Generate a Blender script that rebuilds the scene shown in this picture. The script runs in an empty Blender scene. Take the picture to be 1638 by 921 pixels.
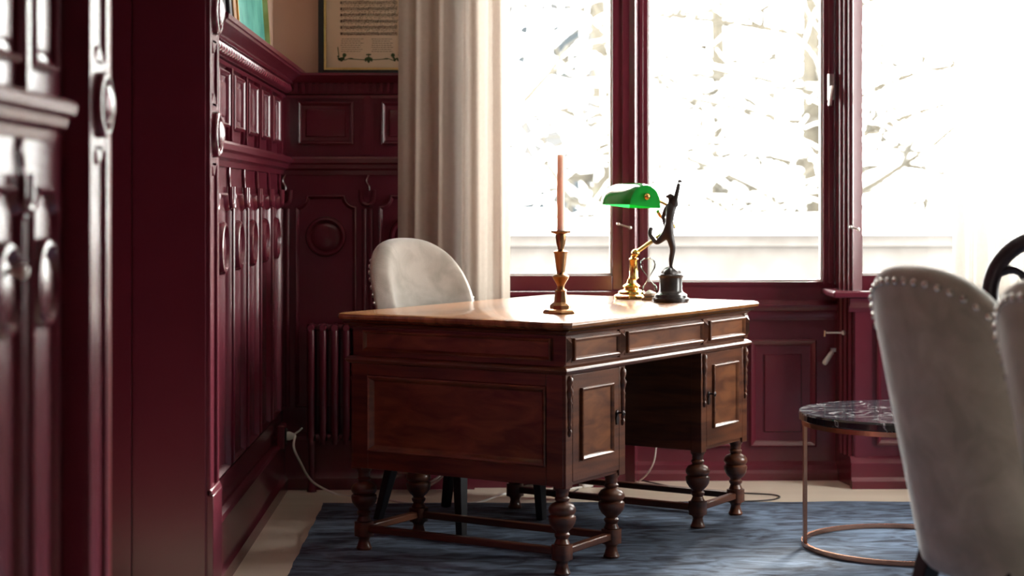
import bpy, bmesh, math, random
from mathutils import Vector, Matrix
random.seed(7)
PI = math.pi
sc = bpy.context.scene
col = sc.collection

# ------------------------------------------------------------------ camera
F_PX, H_CAM, Y0 = 2885.0, 1.14, 322.0
YAW = math.atan(0.0207)
cd = bpy.data.cameras.new('camera'); cam = bpy.data.objects.new('camera', cd); col.objects.link(cam)
cam.location = (0, 0, H_CAM); cam.rotation_euler = (PI/2, 0, -YAW)
cd.sensor_width = 36.0; cd.lens = F_PX/1638.0*36.0
cd.shift_y = -(460.5-Y0)/1638.0
cd.clip_start = 0.05; cd.clip_end = 300
cd.dof.use_dof = True; cd.dof.focus_distance = 5.85; cd.dof.aperture_fstop = 2.7
sc.camera = cam

# ------------------------------------------------------------------ world, light, exposure
SKY = 24.0
w = bpy.data.worlds.new('overcast_sky'); sc.world = w; w.use_nodes = True
nt = w.node_tree; nt.nodes.clear()
o_ = nt.nodes.new('ShaderNodeOutputWorld'); b_ = nt.nodes.new('ShaderNodeBackground')
b_.inputs['Color'].default_value = (1.0, 0.985, 0.96, 1); b_.inputs['Strength'].default_value = SKY
nt.links.new(b_.outputs[0], o_.inputs[0])
sd = bpy.data.lights.new('sun', 'SUN'); sd.energy = 12.0; sd.angle = math.radians(9); sd.color = (1.0, 0.95, 0.88)
sun = bpy.data.objects.new('sun', sd); col.objects.link(sun)
sun.rotation_euler = Vector((-0.42, -0.85, -0.50)).to_track_quat('-Z', 'Y').to_euler()
sc.view_settings.view_transform = 'Standard'; sc.view_settings.look = 'None'
sc.view_settings.exposure = 0.2; sc.view_settings.gamma = 1.0; sc.view_settings.use_curve_mapping = False
sc.cycles.use_denoising = True
sc.cycles.max_bounces = 10; sc.cycles.diffuse_bounces = 5; sc.cycles.glossy_bounces = 5
sc.cycles.transmission_bounces = 8; sc.cycles.transparent_max_bounces = 16
sc.cycles.sample_clamp_indirect = 12.0
sc.cycles.caustics_reflective = False; sc.cycles.caustics_refractive = False

def portal(name, loc, rot, sx, sy):
    d = bpy.data.lights.new(name, 'AREA'); d.shape = 'RECTANGLE'; d.size = sx; d.size_y = sy
    d.cycles.is_portal = True
    o = bpy.data.objects.new(name, d); col.objects.link(o); o.location = loc; o.rotation_euler = rot
portal('portal_left', (0.32, 7.50, 1.77), (-PI/2, 0, 0), 0.64, 1.95)
portal('portal_side', (3.78, 5.75, 1.77), (0, PI/2, 0), 1.95, 1.1)
portal('portal_centre', (1.07, 7.50, 1.77), (-PI/2, 0, 0), 0.80, 1.95)
portal('portal_right', (2.42, 7.50, 1.77), (-PI/2, 0, 0), 1.80, 1.95)

# ------------------------------------------------------------------ coordinates
CA, SA = math.cos(YAW), math.sin(YAW)
def c2w(X, Z, h=0.0):
    return Vector((X*CA+Z*SA, -X*SA+Z*CA, h))
def at(px, py, Z):                         # the place seen at photo pixel px, py at depth Z
    return c2w((px-819.0)/F_PX*Z, Z, H_CAM-(py-Y0)/F_PX*Z)
def flat(px, py, h=0.0):                   # the place seen at a pixel on a level plane of height h
    Z = F_PX*(H_CAM-h)/(py-Y0)
    return c2w((px-819.0)/F_PX*Z, Z, h)

# ------------------------------------------------------------------ materials
def mat(name, base, rough=0.5, metal=0.0, spec=0.5, coat=0.0, sheen=0.0, alpha=1.0):
    m = bpy.data.materials.new(name); m.use_nodes = True
    p = m.node_tree.nodes['Principled BSDF']
    p.inputs['Base Color'].default_value = (*base, 1); p.inputs['Roughness'].default_value = rough
    p.inputs['Metallic'].default_value = metal; p.inputs['Specular IOR Level'].default_value = spec
    p.inputs['Coat Weight'].default_value = coat; p.inputs['Coat Roughness'].default_value = 0.12
    p.inputs['Sheen Weight'].default_value = sheen; p.inputs['Sheen Roughness'].default_value = 0.4
    return m
def noise_mat(name, c1, c2, scale=(5, 5, 5), nscale=1.0, detail=4, rough=0.5, bump=0.0, bscale=None, lo=0.35, hi=0.65, dist=0.0, **k):
    m = mat(name, c1, rough, **k); n = m.node_tree.nodes; l = m.node_tree.links; p = n['Principled BSDF']
    tc = n.new('ShaderNodeTexCoord'); mp = n.new('ShaderNodeMapping'); mp.inputs['Scale'].default_value = scale
    nz = n.new('ShaderNodeTexNoise'); nz.inputs['Scale'].default_value = nscale; nz.inputs['Detail'].default_value = detail
    nz.inputs['Distortion'].default_value = dist
    cr = n.new('ShaderNodeValToRGB'); e = cr.color_ramp.elements
    e[0].position = lo; e[1].position = hi; e[0].color = (*c1, 1); e[1].color = (*c2, 1)
    l.new(tc.outputs['Object'], mp.inputs['Vector']); l.new(mp.outputs[0], nz.inputs['Vector'])
    l.new(nz.outputs['Fac'], cr.inputs['Fac']); l.new(cr.outputs[0], p.inputs['Base Color'])
    if bump:
        bp = n.new('ShaderNodeBump'); bp.inputs['Strength'].default_value = bump; bp.inputs['Distance'].default_value = 0.004
        n2 = n.new('ShaderNodeTexNoise'); n2.inputs['Scale'].default_value = bscale or 200; n2.inputs['Detail'].default_value = 3
        l.new(tc.outputs['Object'], n2.inputs['Vector']); l.new(n2.outputs['Fac'], bp.inputs['Height'])
        l.new(bp.outputs[0], p.inputs['Normal'])
    return m
M = {}
M['maroon'] = noise_mat('maroon_gloss_paint', (0.115, 0.013, 0.026), (0.135, 0.017, 0.032), (3, 3, 3), rough=0.25, spec=0.7)
M['red_edge'] = mat('red_lit_edge', (0.28, 0.012, 0.012), 0.4)  # bright red stands in for light caught on the casing corner
M['plaster'] = noise_mat('beige_plaster', (0.48, 0.32, 0.24), (0.54, 0.37, 0.28), (2, 2, 2), rough=0.9, bump=0.1, bscale=90)
M['white'] = noise_mat('white_ceiling_paint', (0.62, 0.57, 0.52), (0.68, 0.63, 0.58), rough=0.9)
M['room_paint'] = noise_mat('deep_wine_wall_paint', (0.05, 0.03, 0.03), (0.06, 0.035, 0.035), (2, 2, 2), rough=0.9)
M['floor'] = noise_mat('cream_painted_floor', (0.70, 0.60, 0.48), (0.78, 0.68, 0.56), (1.2, 9, 1), rough=0.4, detail=5)
M['rug'] = noise_mat('navy_velvet_rug', (0.006, 0.013, 0.034), (0.17, 0.24, 0.35), (4, 9, 4), nscale=1.5, detail=8, rough=0.9, bump=0.5, bscale=350, lo=0.36, hi=0.74, dist=1.5, spec=0.2, sheen=0.1)
M['wood'] = noise_mat('dark_oak', (0.055, 0.015, 0.007), (0.135, 0.042, 0.017), (3, 3, 28), nscale=1.5, detail=6, rough=0.36, dist=0.4, bump=0.08, bscale=120, coat=0.25)
M['wood_panel'] = noise_mat('figured_oak_panel', (0.080, 0.022, 0.009), (0.20, 0.070, 0.026), (4, 4, 14), nscale=1.7, detail=6, rough=0.34, dist=0.7, coat=0.3)
M['wood_top'] = noise_mat('polished_desktop', (0.15, 0.052, 0.016), (0.33, 0.14, 0.045), (2.2, 16, 4), nscale=1.4, detail=6, rough=0.27, dist=0.5, coat=0.5)
M['dark_wood'] = noise_mat('near_black_wood', (0.010, 0.006, 0.006), (0.022, 0.013, 0.011), (4, 4, 20), rough=0.35)
M['chair_leg'] = noise_mat('black_stained_wood', (0.008, 0.008, 0.010), (0.018, 0.016, 0.018), (4, 4, 20), rough=0.4)
M['ring_wood'] = noise_mat('dark_plum_wood', (0.022, 0.010, 0.016), (0.034, 0.016, 0.024), (4, 4, 20), rough=0.4)
M['velvet'] = noise_mat('grey_cream_velvet', (0.40, 0.37, 0.32), (0.58, 0.54, 0.485), (9, 9, 9), nscale=1.2, detail=6, rough=0.8, bump=0.15, bscale=300, sheen=1.0, dist=0.6)
M['nail'] = mat('pewter_nail', (0.75, 0.72, 0.68), 0.25, 1.0)
M['brass'] = noise_mat('polished_brass', (0.72, 0.42, 0.11), (0.80, 0.50, 0.16), rough=0.18, metal=1.0)
M['old_brass'] = noise_mat('antique_brass', (0.36, 0.19, 0.085), (0.50, 0.28, 0.13), (12, 12, 12), rough=0.30, metal=1.0)
M['copper'] = noise_mat('copper_steel', (0.62, 0.30, 0.19), (0.70, 0.36, 0.24), rough=0.25, metal=1.0)
M['iron'] = mat('dark_iron', (0.03, 0.02, 0.02), 0.4, 0.6)
M['steel'] = mat('worn_steel', (0.7, 0.66, 0.62), 0.3, 1.0)
M['bronze'] = noise_mat('dark_bronze', (0.030, 0.026, 0.026), (0.060, 0.050, 0.048), (20, 20, 20), rough=0.38, metal=0.3)
M['black_stone'] = noise_mat('black_marble_base', (0.022, 0.020, 0.021), (0.05, 0.046, 0.046), (20, 20, 20), rough=0.25)
M['wax'] = mat('dusty_pink_wax', (0.78, 0.61, 0.54), 0.55)
M['wax'].node_tree.nodes['Principled BSDF'].inputs['Subsurface Weight'].default_value = 0.9
M['wax'].node_tree.nodes['Principled BSDF'].inputs['Subsurface Radius'].default_value = (0.027, 0.024, 0.022)
M['wax'].node_tree.nodes['Principled BSDF'].inputs['Subsurface Scale'].default_value = 1.0
M['wick'] = mat('wick', (0.3, 0.2, 0.15), 0.9)
M['sand'] = mat('pale_sand', (0.75, 0.70, 0.62), 0.9)
M['black'] = mat('black_frame_paint', (0.012, 0.011, 0.014), 0.45)
M['gold'] = noise_mat('gold_leaf', (0.70, 0.45, 0.16), (0.85, 0.60, 0.26), (15, 15, 15), rough=0.35, metal=0.85)
M['gold_side'] = mat('ochre_frame_side', (0.34, 0.17, 0.055), 0.55)
M['teal'] = noise_mat('teal_canvas', (0.06, 0.32, 0.27), (0.16, 0.55, 0.45), (6, 6, 6), nscale=1.2, detail=7, rough=0.6)
M['paper'] = noise_mat('aged_paper', (0.66, 0.51, 0.36), (0.72, 0.57, 0.42), rough=0.8)
M['ink'] = mat('ink', (0.06, 0.04, 0.03), 0.9)
M['leafink'] = mat('green_ink', (0.05, 0.085, 0.03), 0.9)
M['white_plastic'] = mat('white_plastic', (0.8, 0.78, 0.75), 0.4)
M['black_plastic'] = mat('black_plastic', (0.012, 0.012, 0.013), 0.4)
M['snow'] = noise_mat('snow', (0.86, 0.88, 0.90), (0.92, 0.93, 0.94), rough=0.8)
M['bark'] = noise_mat('winter_bark', (0.034, 0.028, 0.019), (0.046, 0.039, 0.027), (10, 10, 10), rough=0.9)
M['bark_far'] = noise_mat('pale_lichen_bark', (0.040, 0.034, 0.023), (0.054, 0.046, 0.032), (10, 10, 10), rough=0.9)
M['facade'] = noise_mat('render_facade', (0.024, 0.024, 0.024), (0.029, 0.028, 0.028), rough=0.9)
M['stone'] = noise_mat('garden_stone', (0.055, 0.05, 0.045), (0.07, 0.065, 0.06), (6, 6, 6), rough=0.9)
M['slate'] = mat('blue_grey_glazing', (0.013, 0.016, 0.018), 0.6, spec=0.1)

def marble():
    m = mat('black_marble', (0.014, 0.013, 0.020), 0.09, coat=0.4); n = m.node_tree.nodes; l = m.node_tree.links; p = n['Principled BSDF']
    tc = n.new('ShaderNodeTexCoord'); nz = n.new('ShaderNodeTexNoise'); nz.inputs['Scale'].default_value = 3.2
    nz.inputs['Detail'].default_value = 8; nz.inputs['Distortion'].default_value = 1.6
    mth = n.new('ShaderNodeMath'); mth.operation = 'SUBTRACT'; mth.inputs[1].default_value = 0.5
    ab = n.new('ShaderNodeMath'); ab.operation = 'ABSOLUTE'
    cr = n.new('ShaderNodeValToRGB'); e = cr.color_ramp.elements
    e[0].position = 0.0; e[0].color = (0.38, 0.37, 0.38, 1); e[1].position = 0.014; e[1].color = (0.014, 0.013, 0.02, 1)
    l.new(tc.outputs['Object'], nz.inputs['Vector']); l.new(nz.outputs['Fac'], mth.inputs[0]); l.new(mth.outputs[0], ab.inputs[0])
    l.new(ab.outputs[0], cr.inputs['Fac']); l.new(cr.outputs[0], p.inputs['Base Color'])
    return m
M['marble'] = marble()
def glass_pane_mat(ior=1.25):
    m = bpy.data.materials.new('window_glass'); m.use_nodes = True; n = m.node_tree.nodes; l = m.node_tree.links; n.clear()
    o = n.new('ShaderNodeOutputMaterial'); mx = n.new('ShaderNodeMixShader'); t = n.new('ShaderNodeBsdfTransparent')
    g = n.new('ShaderNodeBsdfGlossy'); g.inputs['Roughness'].default_value = 0.02
    f = n.new('ShaderNodeFresnel'); f.inputs['IOR'].default_value = ior
    t.inputs['Color'].default_value = (0.98, 0.99, 0.98, 1)
    l.new(f.outputs[0], mx.inputs[0]); l.new(t.outputs[0], mx.inputs[1]); l.new(g.outputs[0], mx.inputs[2]); l.new(mx.outputs[0], o.inputs[0])
    return m
M['pane'] = glass_pane_mat()
def glass_mat():
    m = mat('clear_glass', (1, 1, 1), 0.02); p = m.node_tree.nodes['Principled BSDF']
    p.inputs['Transmission Weight'].default_value = 1.0; p.inputs['IOR'].default_value = 1.3
    return m
M['bulb_glass'] = glass_pane_mat(1.12)
def shade_mat():
    m = bpy.data.materials.new('green_cased_glass'); m.use_nodes = True; n = m.node_tree.nodes; l = m.node_tree.links
    p = n['Principled BSDF']; p.inputs['Base Color'].default_value = (0.006, 0.20, 0.03, 1); p.inputs['Roughness'].default_value = 0.12
    p.inputs['Coat Weight'].default_value = 0.6
    tr = n.new('ShaderNodeBsdfTranslucent'); tr.inputs['Color'].default_value = (0.04, 0.75, 0.12, 1)
    mx = n.new('ShaderNodeMixShader'); mx.inputs[0].default_value = 0.35
    l.new(p.outputs[0], mx.inputs[1]); l.new(tr.outputs[0], mx.inputs[2]); l.new(mx.outputs[0], n['Material Output'].inputs[0])
    return m
M['shade'] = shade_mat()
def linen(name, c, tcol, f):
    m = noise_mat(name, c, tuple(x*1.08 for x in c), (60, 60, 60), rough=0.95, bump=0.2, bscale=500)
    n = m.node_tree.nodes; l = m.node_tree.links; p = n['Principled BSDF']; p.inputs['Specular IOR Level'].default_value = 0.1
    tr = n.new('ShaderNodeBsdfTranslucent'); tr.inputs['Color'].default_value = (*tcol, 1)
    mx = n.new('ShaderNodeMixShader'); mx.inputs[0].default_value = f
    l.new(p.outputs[0], mx.inputs[1]); l.new(tr.outputs[0], mx.inputs[2]); l.new(mx.outputs[0], n['Material Output'].inputs[0])
    return m
M['linen'] = linen('oat_linen', (0.47, 0.38, 0.32), (0.40, 0.35, 0.305), 0.42)
M['sheer'] = linen('white_linen', (0.60, 0.56, 0.51), (0.34, 0.315, 0.29), 0.42)

# ------------------------------------------------------------------ mesh building
class MB:
    def __init__(s): s.v = []; s.f = []
    def add(s, vs, fs):
        b = len(s.v); s.v += [tuple(x) for x in vs]; s.f += [tuple(i+b for i in f) for f in fs]; return s
    def box(s, x0, x1, y0, y1, z0, z1, P=None):
        vs = [(x, y, z) for x in (x0, x1) for y in (y0, y1) for z in (z0, z1)]
        if P: vs = [P(*q) for q in vs]
        return s.add(vs, [(0, 1, 3, 2), (4, 6, 7, 5), (0, 4, 5, 1), (2, 3, 7, 6), (0, 2, 6, 4), (1, 5, 7, 3)])
    def lathe(s, prof, c=(0, 0, 0), n=24, X=None, a0=0.0, a1=2*PI, P=None, caps=True):
        full = abs(a1-a0-2*PI) < 1e-6; k = n if full else n+1
        vs = []
        for r, z in prof:
            for i in range(k):
                a = a0+(a1-a0)*i/n
                q = Vector((r*math.cos(a), r*math.sin(a), z))
                if X: q = X @ q
                q = q+Vector(c)
                vs.append(P(*q) if P else q)
        fs = []
        for j in range(len(prof)-1):
            for i in range(n if not full else k):
                i2 = (i+1) % k if full else i+1
                fs.append((j*k+i, j*k+i2, (j+1)*k+i2, (j+1)*k+i))
        if full and caps:
            if prof[0][0] > 1e-5: fs.append(tuple(reversed(range(k))))
            if prof[-1][0] > 1e-5: fs.append(tuple((len(prof)-1)*k+i for i in range(k)))
        return s.add(vs, fs)
    def tube(s, pts, r, n=8, closed=False, flat_z=1.0, caps=True):
        pts = [Vector(p) for p in pts]; N = len(pts)
        if not hasattr(r, '__len__'): r = [r]*N
        vs = []; prev = None
        for i, p in enumerate(pts):
            a = pts[(i-1) % N] if (closed or i > 0) else p; b = pts[(i+1) % N] if (closed or i < N-1) else p
            t = (b-a)
            if t.length < 1e-9: t = Vector((0, 0, 1))
            t.normalize()
            if prev is None:
                up = Vector((0, 0, 1)) if abs(t.z) < 0.9 else Vector((1, 0, 0))
                e1 = t.cross(up).normalized()
            else:
                e1 = prev-t*prev.dot(t)
                e1 = e1.normalized() if e1.length > 1e-6 else t.orthogonal().normalized()
            prev = e1; e2 = t.cross(e1)
            for k in range(n):
                an = 2*PI*k/n; q = e1*math.cos(an)*r[i]+e2*math.sin(an)*r[i]
                q.z *= flat_z; vs.append(p+q)
        fs = []
        for j in range(N if closed else N-1):
            j2 = (j+1) % N
            for k in range(n):
                k2 = (k+1) % n; fs.append((j*n+k, j*n+k2, j2*n+k2, j2*n+k))
        if not closed and caps:
            fs.append(tuple(range(n))); fs.append(tuple((N-1)*n+k for k in range(n)))
        return s.add(vs, fs)
    def prism(s, poly, z0, z1, P=None):
        P = P or (lambda a, b, c: (a, b, c)); n = len(poly)
        vs = [P(a, b, z0) for a, b in poly]+[P(a, b, z1) for a, b in poly]
        return s.add(vs, [tuple(reversed(range(n))), tuple(range(n, 2*n))]+[(i, (i+1) % n, n+(i+1) % n, n+i) for i in range(n)])
    def frame(s, path, prof, P):           # a moulding swept round a closed flat path; prof = (inward offset, height)
        n = len(path); area = sum(path[i][0]*path[(i+1) % n][1]-path[(i+1) % n][0]*path[i][1] for i in range(n))
        if area < 0: path = path[::-1]
        nrm = []
        for i in range(n):
            a, b, c = Vector(path[i-1]), Vector(path[i]), Vector(path[(i+1) % n])
            d1 = (b-a).normalized(); d2 = (c-b).normalized()
            n1 = Vector((-d1.y, d1.x)); n2 = Vector((-d2.y, d2.x)); m = n1+n2
            m = m/max(0.35, (1+n1.dot(n2))) if m.length > 1e-6 else n1
            nrm.append(m)
        vs = []
        for off, h in prof:
            for i in range(n): vs.append(P(path[i][0]+nrm[i].x*off, path[i][1]+nrm[i].y*off, h))
        fs = [(j*n+i, j*n+(i+1) % n, (j+1)*n+(i+1) % n, (j+1)*n+i) for j in range(len(prof)-1) for i in range(n)]
        fs.append(tuple((len(prof)-1)*n+i for i in range(n)))
        return s.add(vs, fs)
    def extr(s, prof, a0, a1, P):          # closed profile (b, c) carried from a0 to a1
        n = len(prof); vs = [P(a0, b, c) for b, c in prof]+[P(a1, b, c) for b, c in prof]
        return s.add(vs, [tuple(reversed(range(n))), tuple(range(n, 2*n))]+[(i, (i+1) % n, n+(i+1) % n, n+i) for i in range(n)])
    def grid(s, fn, nu, nv, cu=False):
        vs = [fn(i/(nu if cu else nu-1), j/(nv-1)) for i in range(nu) for j in range(nv)]
        fs = [(i*nv+j, ((i+1) % nu)*nv+j, ((i+1) % nu)*nv+j+1, i*nv+j+1) for i in range(nu if cu else nu-1) for j in range(nv-1)]
        return s.add(vs, fs)
    def build(s, name, m, parent=None, smooth=40, bevel=0.0, seg=2, sub=0, thick=0.0):
        me = bpy.data.meshes.new(name); me.from_pydata(s.v, [], s.f); me.update()
        bm = bmesh.new(); bm.from_mesh(me); bmesh.ops.recalc_face_normals(bm, faces=bm.faces)
        bm.to_mesh(me); bm.free()
        if smooth:
            for p in me.polygons: p.use_smooth = True
            if smooth < 180: me.set_sharp_from_angle(angle=math.radians(smooth))
        me.materials.append(M[m] if isinstance(m, str) else m)
        o = bpy.data.objects.new(name, me); col.objects.link(o)
        if parent: o.parent = parent
        if thick:
            q = o.modifiers.new('thickness', 'SOLIDIFY'); q.thickness = thick; q.offset = 0
        if bevel:
            q = o.modifiers.new('bevel', 'BEVEL'); q.width = bevel; q.segments = seg; q.limit_method = 'ANGLE'; q.angle_limit = math.radians(40)
        if sub:
            q = o.modifiers.new('subdivision', 'SUBSURF'); q.levels = sub; q.render_levels = sub
        return o
def empty(name, loc=(0, 0, 0), rz=0.0):
    o = bpy.data.objects.new(name, None); col.objects.link(o); o.location = loc; o.rotation_euler = (0, 0, rz); o.empty_display_size = 0.1
    return o
def tag(o, label, cat, group=None):
    o['label'] = label; o['category'] = cat
    if group: o['group'] = group
    return o
def struct(o): o['kind'] = 'structure'; return o
def copy_tree(o, parent=None):
    c = o.copy(); col.objects.link(c); c.parent = parent
    for ch in [x for x in bpy.data.objects if x.parent == o]: copy_tree(ch, c)
    return c
def arc(cx, cy, r, a0, a1, n): return [(cx+r*math.cos(a0+(a1-a0)*i/n), cy+r*math.sin(a0+(a1-a0)*i/n)) for i in range(n+1)]
def smooth_path(pts, k=8):
    pts = [Vector(p) for p in pts]; out = []
    for i in range(len(pts)-1):
        p0 = pts[max(i-1, 0)]; p1 = pts[i]; p2 = pts[i+1]; p3 = pts[min(i+2, len(pts)-1)]
        for j in range(k):
            t = j/k
            out.append(0.5*((2*p1)+(p2-p0)*t+(2*p0-5*p1+4*p2-p3)*t*t+(3*p1-p0-3*p2+p3)*t**3))
    out.append(pts[-1]); return out

# ------------------------------------------------------------------ room shell
YB, YR = 7.18, 7.37            # back wall face, face of the recess under the middle window
XL = -0.80                     # plaster of the left wall
CEIL, WTOP = 3.0, 2.72
XR = 3.6; YF = -1.6
struct(MB().box(-1.7, XR, YF, YB+0.25, -0.1, 0.0).build('floor', 'floor', smooth=0))
struct(MB().box(-1.7, XR+0.2, YF, YB+0.35, CEIL, CEIL+0.1).build('ceiling', 'white', smooth=0))
D0, D1 = 3.474, 4.795          # doorway in the left wall
wl = MB().box(-1.6, XL, YF, D0, 0, CEIL).box(-1.6, XL, D1, YB, 0, CEIL).box(-1.6, XL, D0, D1, 2.3, CEIL).box(-1.6, -1.46, D0, D1, 0, 2.3)
struct(wl.build('wall_left', 'plaster', smooth=0))
wb = MB().box(-1.2, 0.0, YB, YB+0.30, 0, CEIL).box(0.0, 0.637, YB, YB+0.30, WTOP, CEIL).box(0.637, 1.51, YB, YB+0.30, WTOP, CEIL)
wb.box(1.51, 3.34, YB, YB+0.30, WTOP, CEIL).box(3.34, XR+0.2, YB, YB+0.30, 0, CEIL)
struct(wb.build('wall_back', 'plaster', smooth=0))
wr = MB().box(XR, XR+0.2, YF, 5.2, 0, CEIL).box(XR, XR+0.2, 6.3, YB, 0, CEIL).box(XR, XR+0.2, 5.2, 6.3, 0, 0.78).box(XR, XR+0.2, 5.2, 6.3, WTOP, CEIL)
struct(wr.build('wall_right', 'room_paint', smooth=0))
struct(MB().box(-1.7, XR+0.2, YF-0.1, YF, 0, CEIL).build('wall_front', 'room_paint', smooth=0))

# plane maps: a runs along the wall, b is height, c stands out from the wall into the room
def PL(x):  return lambda a, b, c: (x+c, a, b)
def PB(y):  return lambda a, b, c: (a, y-c, b)

def bay(mb, P, a0, a1, rd=0.08):
    """one bay of the panelling: upper field, lower panel with scooped corners, roundel"""
    m = (a0+a1)/2; wd = a1-a0; i = 0.045*wd/0.33+0.01
    prof = [(0, 0), (0.0, 0.016), (0.006, 0.020), (0.012, 0.016), (0.016, 0.006), (0.030, 0.002), (0.034, 0.008), (0.040, 0.010)]
    u0, u1 = a0+i, a1-i
    mb.frame([(u0, 1.365), (u1, 1.365), (u1, 1.535), (u0, 1.535)], prof, P)
    # lower panel, top corners scooped out
    l0, l1, zb, zt, r = a0+i*0.8, a1-i*0.8, 0.325, 1.165, min(0.045, wd*0.14)
    path = [(l0, zb), (l1, zb)]
    path += arc(l1, zt, r, -PI/2, -PI, 6)+arc(l0, zt, r, 0, -PI/2, 6)
    mb.frame(path, [(0, 0), (0.0, 0.014), (0.005, 0.018), (0.011, 0.012), (0.016, 0.004), (0.024, 0.004)], P)
    X = None
    def R(x, y, z): return P(m+x, 1.0+y, z)
    mb.lathe([(rd, 0.0), (rd, 0.014), (rd-0.005, 0.022), (rd-0.012, 0.024), (rd-0.018, 0.016), (rd-0.022, 0.008), (rd-0.028, 0.012), (rd*0.45, 0.017), (0.0, 0.019)], n=36, P=R)
def divider(mb, P, a, wd=0.33):
    """between two bays: upper pilaster strip, clasp and reeds"""
    k = wd/0.33
    mb.box(a-0.026*k, a+0.026*k, 1.325, 1.555, 0, 0.010, P)
    mb.box(a-0.014*k, a+0.014*k, 1.325, 1.555, 0, 0.018, P)
    for sx in (-0.013*k, 0.013*k):
        pr = [(a+sx+0.010*math.cos(t), 0.012*math.sin(t)) for t in [PI*j/6 for j in range(7)]]
        n = len(pr); vs = [P(x, 0.325, c) for x, c in pr]+[P(x, 1.11, c) for x, c in pr]
        mb.add(vs, [(j, j+1, n+j+1, n+j) for j in range(n-1)]+[tuple(range(n, 2*n))])
    cl = [P(x, y, 0.014) for x, y in [(a-0.026, 1.185), (a-0.024, 1.15)]+arc(a, 1.15, 0.024, PI, 2*PI, 10)+[(a+0.026, 1.185)]]
    mb.tube(cl, 0.009, 8)
    mb.box(a-0.012, a+0.012, 1.115, 1.16, 0, 0.014, P)
    mb.tube(smooth_path([P(a+0.006, 1.25, 0.004), P(a-0.007, 1.222, 0.006), P(a+0.005, 1.195, 0.006), P(a, 1.16, 0.010)], 5), 0.0055, 6)
def rails(mb, P, a0, a1, field=0.0):
    # chair rail, frieze rail, plinth; profiles are (height, out)
    mb.extr([(1.245, 0), (1.245, 0.010), (1.262, 0.014), (1.270, 0.030), (1.285, 0.034), (1.292, 0.046), (1.308, 0.050), (1.316, 0.044), (1.316, 0)], a0, a1, P)
    mb.extr([(0.0, 0), (0.0, 0.028), (0.045, 0.028), (0.058, 0.018), (0.075, 0.016), (0.185, 0.016), (0.198, 0.024), (0.212, 0.020), (0.222, 0.006), (0.222, 0)], a0, a1, P)
    mb.extr([(0.27, 0), (0.27, 0.006), (0.31, 0.006), (0.31, 0)], a0, a1, P)
def cornice(mb, P, a0, a1, back):
    mb.extr([(1.548, back), (1.548, 0.016), (1.556, 0.022), (1.562, 0.016), (1.565, back)], a0, a1, P)
    n = int((a1-a0)/0.0047); nz = 8                                            # gadrooned roll
    vs = []; fs = []
    for j in range(n+1):
        y = a0+(a1-a0)*j/n; g = 0.5+0.5*math.cos(2*PI*(y-a0)/0.055)
        for k in range(nz+1):
            t = -PI/2+PI*k/nz; r = 0.0165+0.009*g
            vs.append(P(y-0.010*math.sin(t), 1.585+0.020*math.sin(t), 0.022+r*math.cos(t)))
    for j in range(n):
        for k in range(nz): b = j*(nz+1)+k; fs.append((b, b+1, b+nz+2, b+nz+1))
    mb.add(vs, fs)
    mb.extr([(1.565, back), (1.565, 0.02), (1.604, 0.024), (1.604, 0.044), (1.609, 0.049), (1.614, 0.046), (1.617, 0.052), (1.630, 0.068), (1.634, 0.082), (1.641, 0.084),
             (1.643, 0.090), (1.655, 0.092), (1.660, 0.086), (1.660, back)], a0, a1, P)

XF = -0.765                    # panelling field, beyond the doorway
C1 = 4.958
mb = MB(); P = PL(XF)
mb.box(XL, XF, C1, YB, 0, 1.60)
edges = [5.23+0.36*k for k in range(6)]
for k in range(5): bay(mb, P, edges[k], edges[k+1])
for e in edges: divider(mb, P, e, 0.36)
rails(mb, P, C1, YB); cornice(mb, P, C1, YB, -0.03)
struct(mb.build('trim_1', 'maroon', smooth=35))

XN = -0.75                     # panelling before the doorway
mb = MB(); P = PL(XN)
mb.box(XL, XN, YF, 3.30, 0, 1.60)
en = [2.98-0.26*k for k in range(-1, 7)]
for k in range(len(en)-1): bay(mb, P, en[k+1], en[k], 0.078)
for e in en[1:]: divider(mb, P, e, 0.27)
rails(mb, P, YF, 3.20); cornice(mb, P, YF, 3.20, -0.03)
t2 = struct(mb.build('trim_2', 'maroon', smooth=35))
kb = MB(); Pk = PL(XN+0.018)
kb.lathe([(0.005, 0), (0.005, 0.012), (0.011, 0.018), (0.012, 0.024), (0.008, 0.030), (0, 0.031)], n=16, P=lambda x, y, z: Pk(2.85+x, 1.03+y, z))
kb.build('knob', 'white_plastic', t2)

# door casings with rosettes, jamb
def casing(name, y0, y1):
    mb = MB(); xc = -0.70; m = (y0+y1)/2; P = PL(xc)
    mb.box(-1.0 if y0 > 4 else XL, xc-0.008, y0, y1, 0, 2.4)
    for a, b in ((y0, y0+0.032), (y1-0.032, y1)): mb.box(xc-0.01, xc, a, b, 0.36, 2.4)
    mb.box(xc-0.01, xc+0.008, y0, y1, 0, 0.36)
    mb.extr([(0.36, -0.01), (0.36, 0.008), (0.375, 0.002), (0.375, -0.01)], y0, y1, P)
    for z in (1.32, 1.65, 1.98, 0.99):
        if z < 1.2: continue
        mb.box(xc-0.01, xc-0.001, y0+0.01, y1-0.01, z-0.085, z+0.085)
        mb.lathe([(0.062, -0.006), (0.062, 0.010), (0.058, 0.015), (0.050, 0.016), (0.046, 0.008), (0.042, 0.008), (0.036, 0.018), (0.020, 0.025), (0.0, 0.027)], n=32, P=lambda x, y, zz, z=z: P(m+x, z+y, zz))
        for s in (-1, 1):
            mb.prism([(m-0.04, z+s*0.075), (m+0.04, z+s*0.075), (m+0.02, z+s*0.10), (m, z+s*0.112), (m-0.02, z+s*0.10)], -0.01, -0.001, P)
    return struct(mb.build(name, 'maroon', smooth=35, bevel=0.002))
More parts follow.
